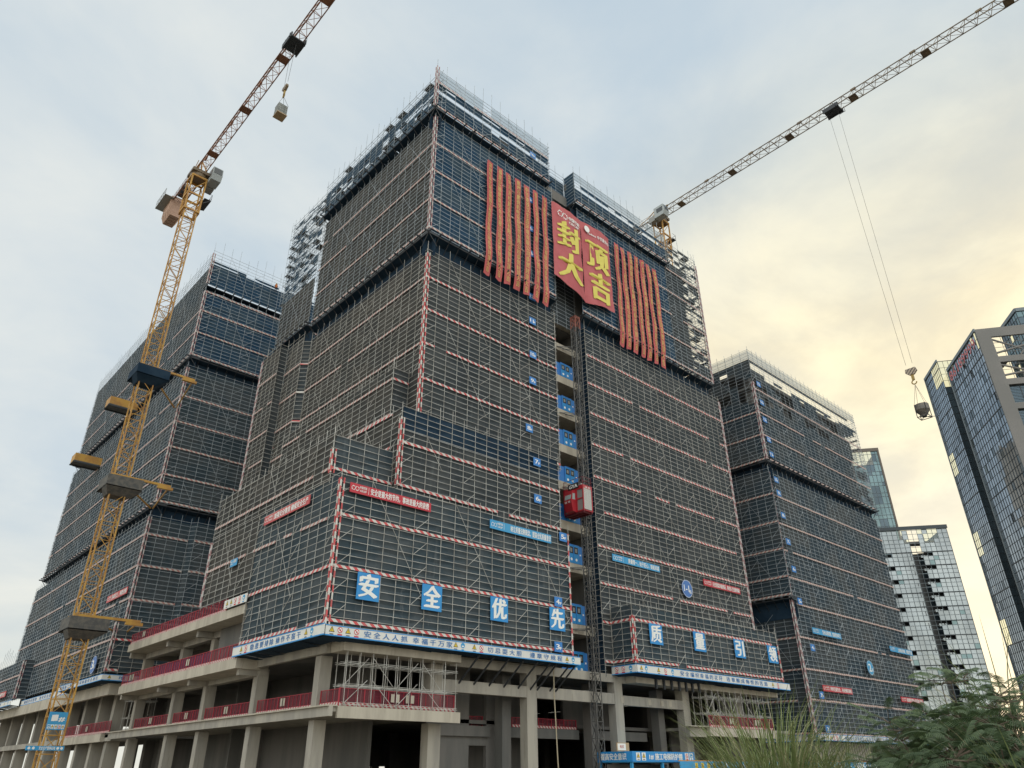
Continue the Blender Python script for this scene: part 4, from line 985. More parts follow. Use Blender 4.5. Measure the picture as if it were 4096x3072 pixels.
b.build('cage_frame', CAGE, t)
b = MB(); b.box(cx0+.03, cx0+.05, cy0+.05, cy1-.05, cz0, cz1); b.box(cx1-.05, cx1-.03, cy0+.05, cy1-.05, cz0, cz1); b.build('mesh_wall', CAGEM, t)
b = MB()
for k in range(22): b.obox(((cx0+cx1)/2, cy0-.02, cz0+.12+k*.113), (.62, 0, 0), (0, .02, -.014), (0, .012, .034))
b.build('louvre_door', LOUV, t)
b = MB(); b.box(cx0+.05, cx1-.05, cy0-.06, cy0-.02, cz1-.28, cz1-.02); o = b.build('header_board', REDP, t)
L = MB(); text_into(L, Plane('y', cy0-.07), '远 安', cx0+.35, cx1-.3, cz1-.25, cz1-.06, .012, 0, .03); L.build('lettering', OFFW, o)
b = MB(); b.box(cx0-.12, cx0-.07, cy0+.55, cy1-.75, cz1-.15, cz1+.5); o = b.build('name_board', BLACK, t)
L = MB(); text_into(L, Plane('x', cx0-.13), 'GYA', -(cy1-.95), -(cy0+.7), cz1-.08, cz1+.42, .012, 0, .05); L.build('lettering', OFFW, o)
b = MB(); pr = [(-.02, cz1-.35), (-.62, cz1-.45), (-.85, cz0+1.05), (-.62, cz0-.05), (-.02, cz0-.15)]
b.prism([(cx0+p, cy0+1.05, z) for p, z in pr], (0, 1.15, 0)); o = b.build('driver_cab', CAGE, t)
b = MB(); b.quad((cx0-.665, cy0+1.15, cz0+2.05), (cx0-.83, cy0+1.15, cz0+1.3), (cx0-.83, cy0+2.1, cz0+1.3), (cx0-.665, cy0+2.1, cz0+2.05))
b.quad((cx0-.6, cy0+1.04, cz0+2.0), (cx0-.2, cy0+1.04, cz0+2.05), (cx0-.2, cy0+1.04, cz0+1.3), (cx0-.68, cy0+1.04, cz0+1.3)); b.build('cab_window', mat('cab_glass', (.35, .40, .40), .1), o)
L = MB(); text_into(L, Plane('x', cx0-.85), '远 安', -(cy0+2.05), -(cy0+1.2), cz0+.86, cz0+1.1, .02, 0, .03); L.build('lettering', OFFW, o)
b = MB()
for (x, y) in ((cx0, cy0), (cx1, cy0), (cx1, cy1), (cx0, cy1), (cx0, (cy0+cy1)/2)): b.tube((x, y, cz1), (x, y, cz1+1.05), .03)
for zz in (cz1+.55, cz1+1.05):
    cs = [(cx0, cy0), (cx1, cy0), (cx1, cy1), (cx0, cy1)]
    for k in range(4): b.tube((*cs[k], zz), (*cs[(k+1) % 4], zz), .028)
b.build('top_rail', CAGED, t)
b = MB(); b.box(cx1-.6, cx1-.1, cy0+1.0, cy0+2.0, cz1+.1, cz1+.75); b.box(cx0+.2, cx0+.7, cy0+1.7, cy0+2.3, cz1+.1, cz1+.6); b.build('drive_unit', CAGEM, t)
b = MB()
for k in range(6): b.box(cx0, cx1, cy0+.2+k*.5, cy0+.32+k*.5, cz0-.28, cz0-.12)
b.box(cx0, cx0+.1, cy0, cy1, cz0-.3, cz0-.12); b.box(cx1-.1, cx1, cy0, cy1, cz0-.3, cz0-.12); b.build('floor_frame', CAGED, t)

# ================================================================== TOWER CRANES
def lattice(m, P, Q, w, seg, rc, rd, ux=None):
    """square lattice from P to Q"""
    P, Q = Vector(P), Vector(Q); L = (Q-P).length; d = (Q-P)/L; n = max(1, round(L/seg))
    u = Vector(ux or (1, 0, 0)); v = d.cross(u).normalized(); h = w/2
    cs = [u*-h+v*-h, u*h+v*-h, u*h+v*h, u*-h+v*h]
    for k in range(4): m.tube(P+cs[k], Q+cs[k], rc)
    for i in range(n):
        a, b_ = P+d*(L*i/n), P+d*(L*(i+1)/n)
        for k in range(4):
            c0, c1 = cs[k], cs[(k+1) % 4]
            m.tube(b_+c0, b_+c1, rd)
            m.tube(a+(c0 if i % 2 else c1), b_+(c1 if i % 2 else c0), rd)
def crane(label, x, y, z0, zj, jl, cl, masty, jm, tz, collars=(), hookz=None, trolley=None, cab=1):
    t = thing('tower_crane', label, 'crane', 'tower cranes')
    m = MB(); lattice(m, (x, y, z0), (x, y, zj-7.0), 1.75, 1.75, .105, .05); m.build('mast', masty, t)
    m = MB()
    for sx in (-1.05, 1.05):
        for sy in (-1.05, 1.05): m.tube((x+sx, y+sy, zj-8.2), (x+sx, y+sy, zj-1.6), .14)
    for zz in (zj-8.2, zj-5.2, zj-1.7):
        m.box(x-1.15, x+1.15, y-1.2, y-1.0, zz-.15, zz+.15); m.box(x-1.15, x+1.15, y+1.0, y+1.2, zz-.15, zz+.15)
        m.box(x-1.2, x-1.0, y-1.0, y+1.0, zz-.15, zz+.15); m.box(x+1.0, x+1.2, y-1.0, y+1.0, zz-.15, zz+.15)
    for s in (-1, 1):
        m.tube((x-1.05, y+s*1.05, zj-5), (x+1.05, y+s*1.05, zj-2), .06); m.tube((x+s*1.05, y-1.05, zj-5), (x+s*1.05, y+1.05, zj-2), .06)
        m.tube((x-1.05, y+s*1.05, zj-8.2), (x+1.05, y+s*1.05, zj-5.2), .06); m.tube((x+s*1.05, y+1.05, zj-8.2), (x+s*1.05, y-1.05, zj-5.2), .06)
    m.build('climbing_frame', masty, t)
    m = MB(); m.tube((x, y, zj-1.5), (x, y, zj-.9), 1.25, 18, cap=True); m.box(x-1.3, x+1.3, y-1.3, y+1.3, zj-.88, zj-.35); m.build('slewing_ring', JIBM2, t)
    # walkway round the climbing frame
    m = MB()
    for zz in (zj-5.4,):
        m.box(x+1.25, x+2.3, y-1.5, y+1.5, zz-.06, zz, 0)
        for k in range(4):
            m.tube((x+2.28, y-1.45+k*.96, zz), (x+2.28, y-1.45+k*.96, zz+1.1), .035)
        m.tube((x+2.28, y-1.45, zz+1.1), (x+2.28, y+1.45, zz+1.1), .035); m.tube((x+2.28, y-1.45, zz+.55), (x+2.28, y+1.45, zz+.55), .03)
        m.tube((x+1.25, y-1.48, zz+1.1), (x+2.28, y-1.48, zz+1.1), .03); m.tube((x+1.2, y-1.4, zz-1.0), (x+2.2, y-1.4, zz), .05)
    m.build('walkway', STEEL, t)
    # jib, running towards -y
    J = MB(); hw_, hh = .72, 1.75; y0 = y-.8; n = round(jl/1.9)
    for s in (-1, 1): J.tube((x+s*hw_, y+1.2, zj), (x+s*hw_, y0-jl, zj), .085)
    J.tube((x, y0-.9, zj+hh), (x, y0-jl, zj+hh), .09)
    for i in range(n):
        ya, yb = y0-jl*i/n, y0-jl*(i+1)/n; ym = (ya+yb)/2
        J.tube((x-hw_, ya, zj), (x+hw_, ya, zj), .04); J.tube((x-hw_, ya, zj), (x+hw_, yb, zj), .032)
        for s in (-1, 1):
            J.tube((x+s*hw_, ya, zj), (x, ym, zj+hh), .045); J.tube((x, ym, zj+hh), (x+s*hw_, yb, zj), .045)
    for i in range(0, n, 5): J.obox((x, y0-jl*i/n-.9, zj+hh), (.13, 0, 0), (0, .42, 0), (0, 0, .16))
    for i in range(2, n, 6): J.box(x-hw_, x+hw_, y0-jl*i/n-1.2, y0-jl*i/n, zj+.03, zj+.07)
    J.build('jib', jm, t)
    # top section and tie frame
    A = MB(); ap = Vector((x, y+.3, zj+2.7))
    for s in (-1, 1):
        A.tube((x+s*.75, y-1.0, zj), ap, .12); A.tube((x+s*.75, y+1.4, zj), ap, .12); A.tube((x+s*.75, y-1.0, zj-.4), (x+s*.75, y+1.4, zj-.4), .12)
        A.tube((x+s*.75, y+1.4, zj), (x+s*.75, y-1.0, zj+1.4), .06)
    A.tube(ap, (x, y0-1.0, zj+hh), .15); A.tube(ap, (x, y+2.4, zj+1.6), .1); A.tube((x, y+2.4, zj+1.6), (x, y+cl*.6, zj+.1), .07)
    A.build('apex_frame', masty, t)
    # counter jib
    K = MB()
    for s in (-1, 1):
        K.tube((x+s*.8, y+1.0, zj-.2), (x+s*.8, y+cl, zj-.2), .13); K.tube((x+s*.8, y+1.2, zj+1.0), (x+s*.8, y+cl, zj+1.0), .03); K.tube((x+s*.8, y+1.2, zj+.5), (x+s*.8, y+cl, zj+.5), .025)
    for i in range(int(cl/1.3)):
        yy = y+1.2+i*1.3; K.tube((x-.8, yy, zj-.2), (x+.8, yy, zj-.2), .05); K.tube((x-.8, yy, zj-.2), (x+.8, yy+1.3, zj-.2), .035)
        for s in (-1, 1): K.tube((x+s*.8, yy, zj-.2), (x+s*.8, yy, zj+1.0), .025)
    K.build('counter_jib', jm, t)
    K = MB(); K.box(x-2.3, x-.9, y+cl-4.5, y+cl+.2, zj-.28, zj-.2)
    for i in range(5): K.tube((x-2.28, y+cl-4.4+i*1.1, zj-.2), (x-2.28, y+cl-4.4+i*1.1, zj+1.0), .03)
    K.tube((x-2.28, y+cl-4.4, zj+1.0), (x-2.28, y+cl, zj+1.0), .035); K.tube((x-2.28, y+cl-4.4, zj+.4), (x-2.28, y+cl, zj+.4), .03); K.build('machine_deck', CAGEM, t)
    for i in range(4):
        K = MB(); yy = y+cl-4.0+i*.85; K.prism([(x-1.15, yy, zj+.4), (x+1.15, yy, zj+.4), (x+1.15, yy, zj-2.3), (x+.75, yy, zj-3.3), (x-.75, yy, zj-3.3), (x-1.15, yy, zj-2.3)], (0, .7, 0)); K.build('counterweight', PINKC, t)
    K = MB(); K.tube((x-.7, y+cl*.45, zj+.55), (x+.7, y+cl*.45, zj+.55), .45, 12, cap=True); K.box(x-.6, x+.6, y+cl*.45+.7, y+cl*.45+1.9, zj-.05, zj+.8); K.build('hoist_winch', STEEL, t)
    # cab
    cxx = x+cab*1.95; cyy = y-1.6
    K = MB(); K.prism([(cxx-.75, cyy+1.1, zj-2.2), (cxx-.75, cyy-1.0, zj-2.2), (cxx-.75, cyy-1.35, zj-1.2), (cxx-.75, cyy-1.1, zj+.2), (cxx-.75, cyy+1.1, zj+.2)], (1.5, 0, 0)); o = K.build('operator_cab', mat('cab_grey_paint', (.34, .37, .38), .45), t)
    K = MB(); K.quad((cxx-.77, cyy-.9, zj-1.3), (cxx-.77, cyy+.5, zj-1.3), (cxx-.77, cyy+.5, zj-.3), (cxx-.77, cyy-.9, zj-.3)); K.quad((cxx-.62, cyy-1.38, zj-1.15), (cxx+.62, cyy-1.38, zj-1.15), (cxx+.62, cyy-1.17, zj+.05), (cxx-.62, cyy-1.17, zj+.05))
    K.build('cab_window', mat('dark_cab_glass', (.03, .04, .05), .1), o)
    K = MB(); K.box(cxx-.6, cxx+.6, cyy+1.2, cyy+2.6, zj-2.4, zj-1.2); K.build('power_box', CAGEM, t)
    K = MB(); K.tube((x+1.9, y+1.9, zj-4.6), (x+1.9, y+2.2, zj-4.7), .38, 12, cap=True, r2=.45); K.build('floodlight', CAGEM, t)
    # trolley, ropes, hook
    ty = trolley; K = MB(); K.box(x-1.0, x+1.0, ty-1.2, ty+1.2, zj-.32, zj-.12)
    for s in (-1, 1):
        K.box(x+s*.95-.08, x+s*.95+.08, ty-1.3, ty+1.3, zj-.5, zj+.3); K.tube((x+s*1.0, ty-.9, zj-.4), (x+s*1.0, ty-.9, zj+.3), .12, 8)
    K.tube((x+.9, ty-1.6, zj-.7), (x+.9, ty-.6, zj-.7), .05); K.tube((x-.9, ty+.9, zj-.3), (x-.9, ty+.9, zj+.9), .04); K.tube((x+.95, ty-1.5, zj-.7), (x+.95, ty-1.5, zj+.5), .04)
    K.tube((x, ty+.3, zj-.45), (x, ty+.3, zj-.3), .28, 10, cap=True); K.build('trolley', STEEL, t)
    K = MB()
    for s in (-1, 1): K.tube((x, ty+s*.75, zj-.3), (x, ty+s*.42, hookz+1.2), .022, 4)
    K.build('hoist_rope', ROPE, t)
    return t
crane('yellow tower crane in front of the left tower, its mast rising from the ground', 21.8, 95.5, -EYE, 83.0, 62, 12.5, YEL, JIBM, 0, trolley=64.7, hookz=74.4)
C1 = [o for o in COL.objects if o.name.startswith('tower_crane')][-1]
def hook_block(parent, x, y, z, m, scale=1.0):
    K = MB(); s = scale
    K.prism([(x-.16*s, y-.55*s, z+1.15*s), (x-.16*s, y+.55*s, z+1.15*s), (x-.16*s, y+.65*s, z+.75*s), (x-.16*s, y+.25*s, z+.35*s), (x-.16*s, y-.25*s, z+.35*s), (x-.16*s, y-.65*s, z+.75*s)], (.32*s, 0, 0))
    o = K.build('hook_block', m, parent)
    K = MB(); K.box(x-.1*s, x+.1*s, y-.14*s, y+.14*s, z-.35*s, z+.36*s); pts = [(x, y+.26*s*cos(a), z-.62*s+.26*s*sin(a)) for a in [pi/2-k*pi*1.5/8 for k in range(9)]]
    for a, c in zip(pts, pts[1:]): K.tube(a, c, .07*s, 6)
    K.build('hook', mat('hook_yellow', (.36, .24, .06), .5), o)
hook_block(C1, 21.8, 64.7, 74.0, JIBM2, .95)
for z in (47.6, 32.2, 15.6):
    b = MB(); b.box(20.1, 24.2, 93.6, 97.4, z-1.5, z-1.38)
    for x in (20.1, 24.1):
        b.box(x, x+.08, 93.6, 97.4, z-1.5, z-.1)
    b.box(20.18, 24.1, 93.6, 93.68, z-1.5, z-.1); b.box(20.18, 24.1, 97.32, 97.4, z-1.5, z-.1)
    b.prism([(20.1, 93.6, z-1.5), (24.2, 93.6, z-1.5), (23.0, 94.6, z-2.3), (20.7, 94.6, z-2.3)], (0, 1.8, 0))
    b.build('anchor_platform', NAVY if z > 40 else PLANK, C1)
    b = MB(); b.box(20.5, 27.6, 94.25, 94.5, z+.0, z+.28); b.box(20.5, 23.2, 96.5, 96.75, z, z+.28); b.tube((22.6, 96.4, z+.1), (28.6, 104.6, z+.1), .12, 6); b.tube((27.4, 94.4, z), (28.8, 104.2, z), .1, 6); b.box(26.0, 27.9, 94.2, 94.56, z-.35, z-.02)
    b.build('anchor_frame', YEL, C1)
SP = Plane('y', 94.5)
o = board('number_plate', 'blue plate reading 1# with a row of pictograms on the yellow crane mast', 'sign board', SP, 20.75, 22.5, 4.18, 5.88, BLUE2, [('1', 21.2, 21.5, 4.95, 5.7, .05), ('#', 21.75, 22.3, 4.95, 5.5, .05)])
b = MB()
for k in range(5): rect(b, SP, 20.83+k*.335, 21.1+k*.335, 4.27, 4.68, .07)
b.build('pictogram_ground', OFFW, o)
L = MB()
for k, c in enumerate('bwwpw'): picto(L, SP, c, 20.965+k*.335, 4.48, .36, .085)
L.build('pictogram', MARKM, o)
o = board('slogan_board', 'narrow blue and white board across the crane mast near the ground', 'sign board', SP, 19.4, 22.95, 2.25, 2.66, BLUE2, [('安全生产警钟长鸣', 20.6, 22.1, 2.3, 2.6, .03)])
L = MB()
for k, x in enumerate((19.7, 20.1, 22.35, 22.7)): disc(L, SP, x, 2.46, .13, .075, 0, 12)
L.build('pictogram_ground', OFFW, o)
crane('brown tower crane rising behind the right end of the middle tower roof', 97.9, 62.7, -EYE, 97.0, 70, 13, YEL, JIBM2, 0, trolley=27.0, hookz=47.2, cab=-1)
C2 = [o for o in COL.objects if o.name.startswith('tower_crane')][-1]
hook_block(C2, 97.9, 27.0, 46.4, stripe_mat('hook_block_stripes', (.10, .07, .06), (.55, .45, .34), .5, 1.0), 1.15)
# loads on the hooks
def slings(t, top, pts):
    K = MB()
    for p in pts: K.tube(top, p, .022)
    K.build('sling', ROPE, t)
t = thing('block_pallet', 'netted stack of grey blocks hanging from the left crane hook', 'crane load')
K = MB(); r = random.Random(5)
for i in range(3):
    for j in range(3):
        for k in range(4):
            K.box(21.25+i*.38+r.uniform(0, .02), 21.61+i*.38, 64.1+j*.4, 64.47+j*.4, 70.0+k*.36, 70.33+k*.36+r.uniform(-.01, .01))
K.build('block_stack', mat('grey_block', (.20, .21, .20), .9, 0, var=(.28, .29, .28), vscale=3), t)
K = MB(); K.box(21.2, 22.45, 64.05, 65.35, 69.86, 69.98); K.build('pallet', WOOD, t)
slings(t, (21.8, 64.7, 73.3), [(21.25, 64.1, 71.45), (22.4, 64.1, 71.45), (22.4, 65.3, 71.45), (21.25, 65.3, 71.45)])
t = thing('concrete_bucket', 'grey steel concrete bucket with a funnel bottom hanging from the right crane hook', 'crane load')
bx, by, bz = 97.9, 27.0, 40.5; K = MB(); n = 20
prof = [(.86, 1.75), (.88, .95), (.34, .25), (.30, .05)]
for (ra, za), (rb_, zb) in zip(prof, prof[1:]): K.tube((bx, by, bz+za), (bx, by, bz+zb), ra, n, r2=rb_)
K.tube((bx, by, bz+1.75), (bx, by, bz+1.72), .80, n, cap=True); K.build('bucket_shell', mat('bucket_steel', (.13, .125, .12), .6, .3, var=(.20, .18, .16), vscale=2), t)
K = MB()
for k in range(4):
    a = pi/4+k*pi/2; c, s = cos(a), sin(a); a2 = a+pi/2
    K.tube((bx+.9*c, by+.9*s, bz+1.8), (bx+.95*c, by+.95*s, bz-.05), .05, 6); K.tube((bx+.95*c, by+.95*s, bz-.02), (bx+.95*cos(a2), by+.95*sin(a2), bz-.02), .05, 6); K.tube((bx+.95*c, by+.95*s, bz-.02), (bx, by, bz+.1), .04, 6)
K.tube((bx+.3, by-.3, bz+.1), (bx+1.2, by-.9, bz+.2), .04, 6)
K.build('stand', STEEL, t)
slings(t, (bx, by, 45.3), [(bx+.62, by+.62, bz+1.8), (bx-.62, by+.62, bz+1.8), (bx-.62, by-.62, bz+1.8), (bx+.62, by-.62, bz+1.8)])
for y, z, lab in ((129.0, 55.6, 'yellow cantilever loading platform higher on the left tower, beside the crane mast'), (144.5, 50.0, 'yellow cantilever loading platform lower and farther on the left tower')):
    t = thing('loading_platform', lab, 'platform', 'yellow loading platforms of the left tower')
    K = MB(); K.box(24.6, 29.2, y-1.3, y+1.3, z, z+.15); K.build('deck', PLANK, t)
    K = MB(); K.box(24.6, 24.68, y-1.3, y+1.3, z+.15, z+1.5); K.box(24.68, 29.2, y-1.3, y-1.22, z+.15, z+1.5); K.box(24.68, 29.2, y+1.22, y+1.3, z+.15, z+1.5); K.build('side_panel', YEL, t)
    K = MB()
    for yy in (y-1.2, y+1.2): K.tube((24.9, yy, z+1.5), (29.0, yy, z+5.5), .03); K.box(24.5, 29.4, yy-.1, yy+.1, z-.22, z)
    K.build('support_beam', STEEL, t)

# ================================================================== SHELTER, HOARDING, SMALL SITE THINGS
t = thing('hoist_shelter', 'blue protective shelter at the foot of the hoist with white lettering on its fascia', 'shelter')
SF, SL = Plane('y', 49.6), Plane('x', 60.7)
b = MB(); b.box(60.8, 70.6, 49.7, 54.0, 1.45, 1.62); b.box(60.8, 70.6, 49.7, 54.0, .72, .80); b.build('roof_deck', BLUE2, t)
o = MB(); slab(o, SF, 60.72, 70.75, .78, 1.68, 0, .06); o = o.build('fascia_sheet', BLUE, t)
L = MB(); text_into(L, SF, '1#', 63.3, 63.95, .98, 1.46, .075, 0, .04); text_into(L, SF, '施工电梯防护棚', 64.2, 68.6, .95, 1.5, .075, 0, .035); L.build('lettering', OFFW, o)
L = MB()
for x in (61.3, 62.15, 69.1, 69.85): rect(L, SF, x, x+.6, .9, 1.58, .07)
L.build('pictogram_ground', OFFW, o)
L = MB()
for x, c in ((61.6, 'w'), (62.45, 'w'), (69.4, 'p'), (70.15, 'b')): picto(L, SF, c, x, 1.24, .66, .085)
L.build('pictogram', MARKM, o)
o = MB(); slab(o, SL, -54.0, -49.6, .78, 1.68, 0, .06); o = o.build('fascia_sheet', BLUE, t)
L = MB(); text_into(L, SL, '提高安全意识', -53.4, -50.2, .95, 1.5, .075, 0, .035); L.build('lettering', OFFW, o)
for x in (60.9, 65.6, 70.5):
    b = MB(); b.box(x-.12, x+.12, 49.7, 49.94, -EYE, .72); b.build('post', BLUE2, t)
    b = MB(); b.box(x-.12, x+.12, 53.6, 53.84, -EYE, .72); b.build('post', BLUE2, t)
b = MB(); b.box(61.0, 70.4, 52.9, 53.0, -EYE, .6); b.build('back_screen', CONC_D, t)
for x, lab in ((66.3, 'w'), (69.3, 'b')):
    pass
t = thing('hoarding', 'long blue site hoarding with warning placards behind the reed grass', 'fence')
HP = Plane('y', 48.4)
b = MB()
for k in range(30):
    x = 66.5+k*2.0; slab(b, HP, x, x+1.97, -EYE, .84, 0, .05)
b.build('panel', BLUE2, t)
b = MB(); b.box(66.4, 126.5, 48.38, 48.5, .842, .92); b.build('top_rail', ORANGE, t)
L = MB()
for k in range(4): rect(L, HP, 69.0+k*1.05, 69.45+k*1.05, .0, .70, .06, 1)
for k in range(4): picto(L, HP, 'w', 69.225+k*1.05, .42, .5, .07)
L.build('placard', MARKM, t)
L = MB(); text_into(L, HP, '生产', 73.3, 74.7, .05, .7, .06, 0, .04); text_into(L, HP, '安全第一 预防为主 人人有责', 96, 118, -.1, .7, .06, 0, .04); L.build('lettering', OFFW, t)
L = MB()
for k in range(7): rect(L, HP, 77+k*2.6, 78.6+k*2.6, -.6, .6, .06)
L.build('poster', mat('marbled_poster', (.55, .58, .58), .6, 0, var=(.08, .20, .36), vscale=2.5), t)
b = MB(); b.box(59.6, 61.4, 50.4, 50.46, 1.7, 2.42); o = b.build('notice_board', WOOD); tag(o, 'small framed notice board standing above the shelter roof beside the pale column', 'notice board')
b = MB(); rect(b, Plane('y', 50.39), 59.7, 60.9, 1.77, 2.35, .002); o2 = b.build('sheet', OFFW, o)
L = MB(); text_into(L, Plane('y', 50.38), '关义', 60.0, 60.6, 1.95, 2.2, .01, 0, .03); L.build('lettering', REDP, o2)
b = MB(); pts = [(53.9, 52.9, 9.1), (53.86, 52.9, 6.5), (53.95, 52.88, 4), (54.05, 52.9, 1.5), (54.15, 52.85, -1.5)]
for p, q in zip(pts, pts[1:]): b.tube(p, q, .055, 8)
tag(b.build('hose', HOSE), 'beige hose hanging from the white fascia board down to the ground', 'hose')
b = MB(); b.tube((58.0, 22.1, 2.05+.02), (58.0-.0, 22.1, 2.05), .01)
t = thing('lamp_post', 'thin white post with a bent arm rising out of the shrubs at the right', 'pole')
dlp = 27.0
def azp(a, tn, d): return Vector((sin(radians(a))*d, cos(radians(a))*d, tn*d))
b = MB(); b.tube(azp(70.76, -.059, dlp), azp(70.72, .0425, dlp), .055, 8); b.build('post', WHITE, t)
b = MB(); b.tube(azp(70.72, .0425, dlp), azp(70.15, .0571, dlp), .04, 8); b.build('arm', WHITE, t)

# a worker on the roof edge of the left tower
t = thing('person', 'worker in an orange vest and helmet standing on the roof scaffold of the left tower', 'person')
def skinned(name, joints, edges, m, parent):
    me = bpy.data.meshes.new(name); me.from_pydata([j[0] for j in joints], edges, []); me.materials.append(m)
    o = bpy.data.objects.new(name, me); COL.objects.link(o); o.parent = parent
    bpy.context.view_layer.objects.active = o
    sk = o.modifiers.new('skin', 'SKIN'); sk.use_smooth_shade = True
    for i, j in enumerate(joints): me.skin_vertices[0].data[i].radius = (j[1], j[2] if len(j) > 2 else j[1])
    me.skin_vertices[0].data[0].use_root = True
    sub = o.modifiers.new('sub', 'SUBSURF'); sub.levels = sub.render_levels = 2
    bpy.context.view_layer.update()
    m2 = bpy.data.meshes.new_from_object(o.evaluated_get(bpy.context.evaluated_depsgraph_get()))
    o.modifiers.clear(); old = o.data; o.data = m2; bpy.data.meshes.remove(old)
    return o
px, py, pz = 39.95, 103.3, 73.0
J = [((0, 0, .92), .15, .12), ((0, 0, 1.2), .16, .11), ((0, 0, 1.42), .17, .11), ((0, 0, 1.52), .06), ((0, -.02, 1.66), .095, .11), ((0, -.02, 1.74), .07),
     ((-.2, 0, 1.40), .065), ((-.27, -.05, 1.12), .05), ((-.22, -.26, 1.0), .036), ((.2, 0, 1.40), .065), ((.28, -.02, 1.12), .05), ((.27, -.18, .92), .036),
     ((-.1, 0, .86), .09), ((-.11, -.02, .48), .065), ((-.12, .02, .06), .045), ((.1, 0, .86), .09), ((.12, -.04, .48), .065), ((.13, .03, .06), .045), ((-.12, -.13, .04), .04), ((.13, -.12, .04), .04)]
E_ = [(0, 1), (1, 2), (2, 3), (3, 4), (4, 5), (2, 6), (6, 7), (7, 8), (2, 9), (9, 10), (10, 11), (0, 12), (12, 13), (13, 14), (0, 15), (15, 16), (16, 17), (14, 18), (17, 19)]
skinned('body', [((j[0][0]+px, j[0][1]+py, j[0][2]+pz),) + j[1:] for j in J], E_, DARKB, t)
b = MB(); b.tube((px, py, pz+.9), (px, py, pz+1.46), .21, 12, r2=.22, cap=True); b.build('vest', VEST, t)
b = MB(); b.tube((px, py-.02, pz+1.66), (px, py-.02, pz+1.80), .135, 12, r2=.07, cap=True); b.tube((px, py-.04, pz+1.65), (px, py-.04, pz+1.67), .17, 12, cap=True); b.build('helmet', HELM, t)
b = MB(); b.tube((px, py-.06, pz+1.54), (px, py-.06, pz+1.68), .075, 10, cap=True); b.build('face', SKIN, t)

# ================================================================== GLASS TOWERS on the right
def glass(name, col, rough, metal):
    m = bpy.data.materials.new(name); m.use_nodes = True; p = m.node_tree.nodes['Principled BSDF']
    g = G(m.node_tree); pos = g.n('ShaderNodeNewGeometry').outputs['Position']
    f = g.noise(g.vm('MULTIPLY', pos, (1, 1, .6)), .22, 3)
    g.l(g.mix(g.ss(f, .35, .65), (*col, 1), (*[c*.72 for c in col], 1)), p.inputs['Base Color'])
    p.inputs['Roughness'].default_value = rough; p.inputs['Metallic'].default_value = metal
    b = g.n('ShaderNodeBump'); b.inputs['Strength'].default_value = .06; g.l(g.noise(pos, .5, 2), b.inputs['Height']); g.l(b.outputs[0], p.inputs['Normal'])
    return m
GL = glass('blue_grey_curtain_glass', (.36, .42, .48), .06, .75)
GLD = glass('dark_curtain_glass', (.10, .14, .17), .08, .6)
GLT = glass('teal_curtain_glass', (.17, .25, .27), .08, .65)
GLS = glass('silver_curtain_glass', (.33, .37, .40), .12, .7)
def clear_glass():
    m = bpy.data.materials.new('clear_glass'); m.use_nodes = True; g = G(m.node_tree); nt = m.node_tree
    nt.nodes.remove(nt.nodes['Principled BSDF']); tr = g.n('ShaderNodeBsdfTransparent'); tr.inputs[0].default_value = (.86, .90, .80, 1)
    gl_ = g.n('ShaderNodeBsdfGlossy'); gl_.inputs[0].default_value = (.6, .65, .68, 1); gl_.inputs[1].default_value = .05
    mx = g.n('ShaderNodeMixShader'); mx.inputs[0].default_value = .12; g.l(tr.outputs[0], mx.inputs[1]); g.l(gl_.outputs[0], mx.inputs[2])
    g.l(mx.outputs[0], nt.nodes['Material Output'].inputs[0]); return m
GLC = clear_glass()
MUL = mat('dark_mullion', (.05, .06, .07), .5, .3)
MULL = mat('light_mullion', (.16, .19, .21), .5, .3)
GREY = mat('grey_stone_cladding', (.20, .19, .185), .7, 0, var=(.17, .165, .16), vscale=.1)
LOUVD = mat('dark_louvre', (.06, .062, .065), .7)
def glass_wall(t, o, u, L, z0, z1, bay, rows, pick, mats, mull=MUL, mw=.07, seed=1, bold=()):
    """rows: heights repeated upwards; pick(s, z, i, j) -> material slot or None"""
    P = OPlane(o, u); r = random.Random(seed); nb = max(1, round(L/bay)); bw = L/nb
    zs = [z0]; k = 0
    while zs[-1] < z1-.05: zs.append(min(z1, zs[-1]+rows[k % len(rows)])); k += 1
    b = MB()
    for j in range(len(zs)-1):
        for i in range(nb):
            m = pick((i+.5)*bw, (zs[j]+zs[j+1])/2, i, j)
            if m is None: continue
            d = [r.uniform(-.012, .012) for _ in range(4)]
            b.quad(P.p(i*bw, zs[j], d[0]), P.p((i+1)*bw, zs[j], d[1]), P.p((i+1)*bw, zs[j+1], d[2]), P.p(i*bw, zs[j+1], d[0]+d[2]-d[1]), m)
    b.build('glazing', mats, t)
    b = MB()
    for i in range(nb+1): slab(b, P, i*bw-mw/2, i*bw+mw/2, z0, z1, .0, .10)
    for j, z in enumerate(zs):
        w = mw*(3.2 if (j in bold) else 1)
        slab(b, P, 0, L, z-w/2, z+w/2, .012, .125 if j in bold else .088)
    b.build('mullion', mull, t)
    return P
uL = Vector((.809, .588, 0)).normalized(); vR = Vector((.588, -.809, 0)).normalized(); Cc = Vector((196.5, 37.0, 0))
def at(u, v): q = Cc + uL*u + vR*v; return (q.x, q.y, 0)
t = thing('glass_tower', 'tall blue grey glass tower with a large red number along its top', 'glass tower', 'glass towers on the right')
ro = random.Random(3)
def pick1(s, z, i, j):
    x = ro.random()
    return 2 if x < .012 else (1 if x < .08 else 0)
P1 = glass_wall(t, at(21.9, 0), -uL, 21.9, -1.6, 95.0, 1.37, (2.1, 2.1), pick1, [GL, GLD, GLC], bold=(22, 30, 38, 45), seed=2)
def pick1t(s, z, i, j): return 1 if ro.random() < .18 else 0
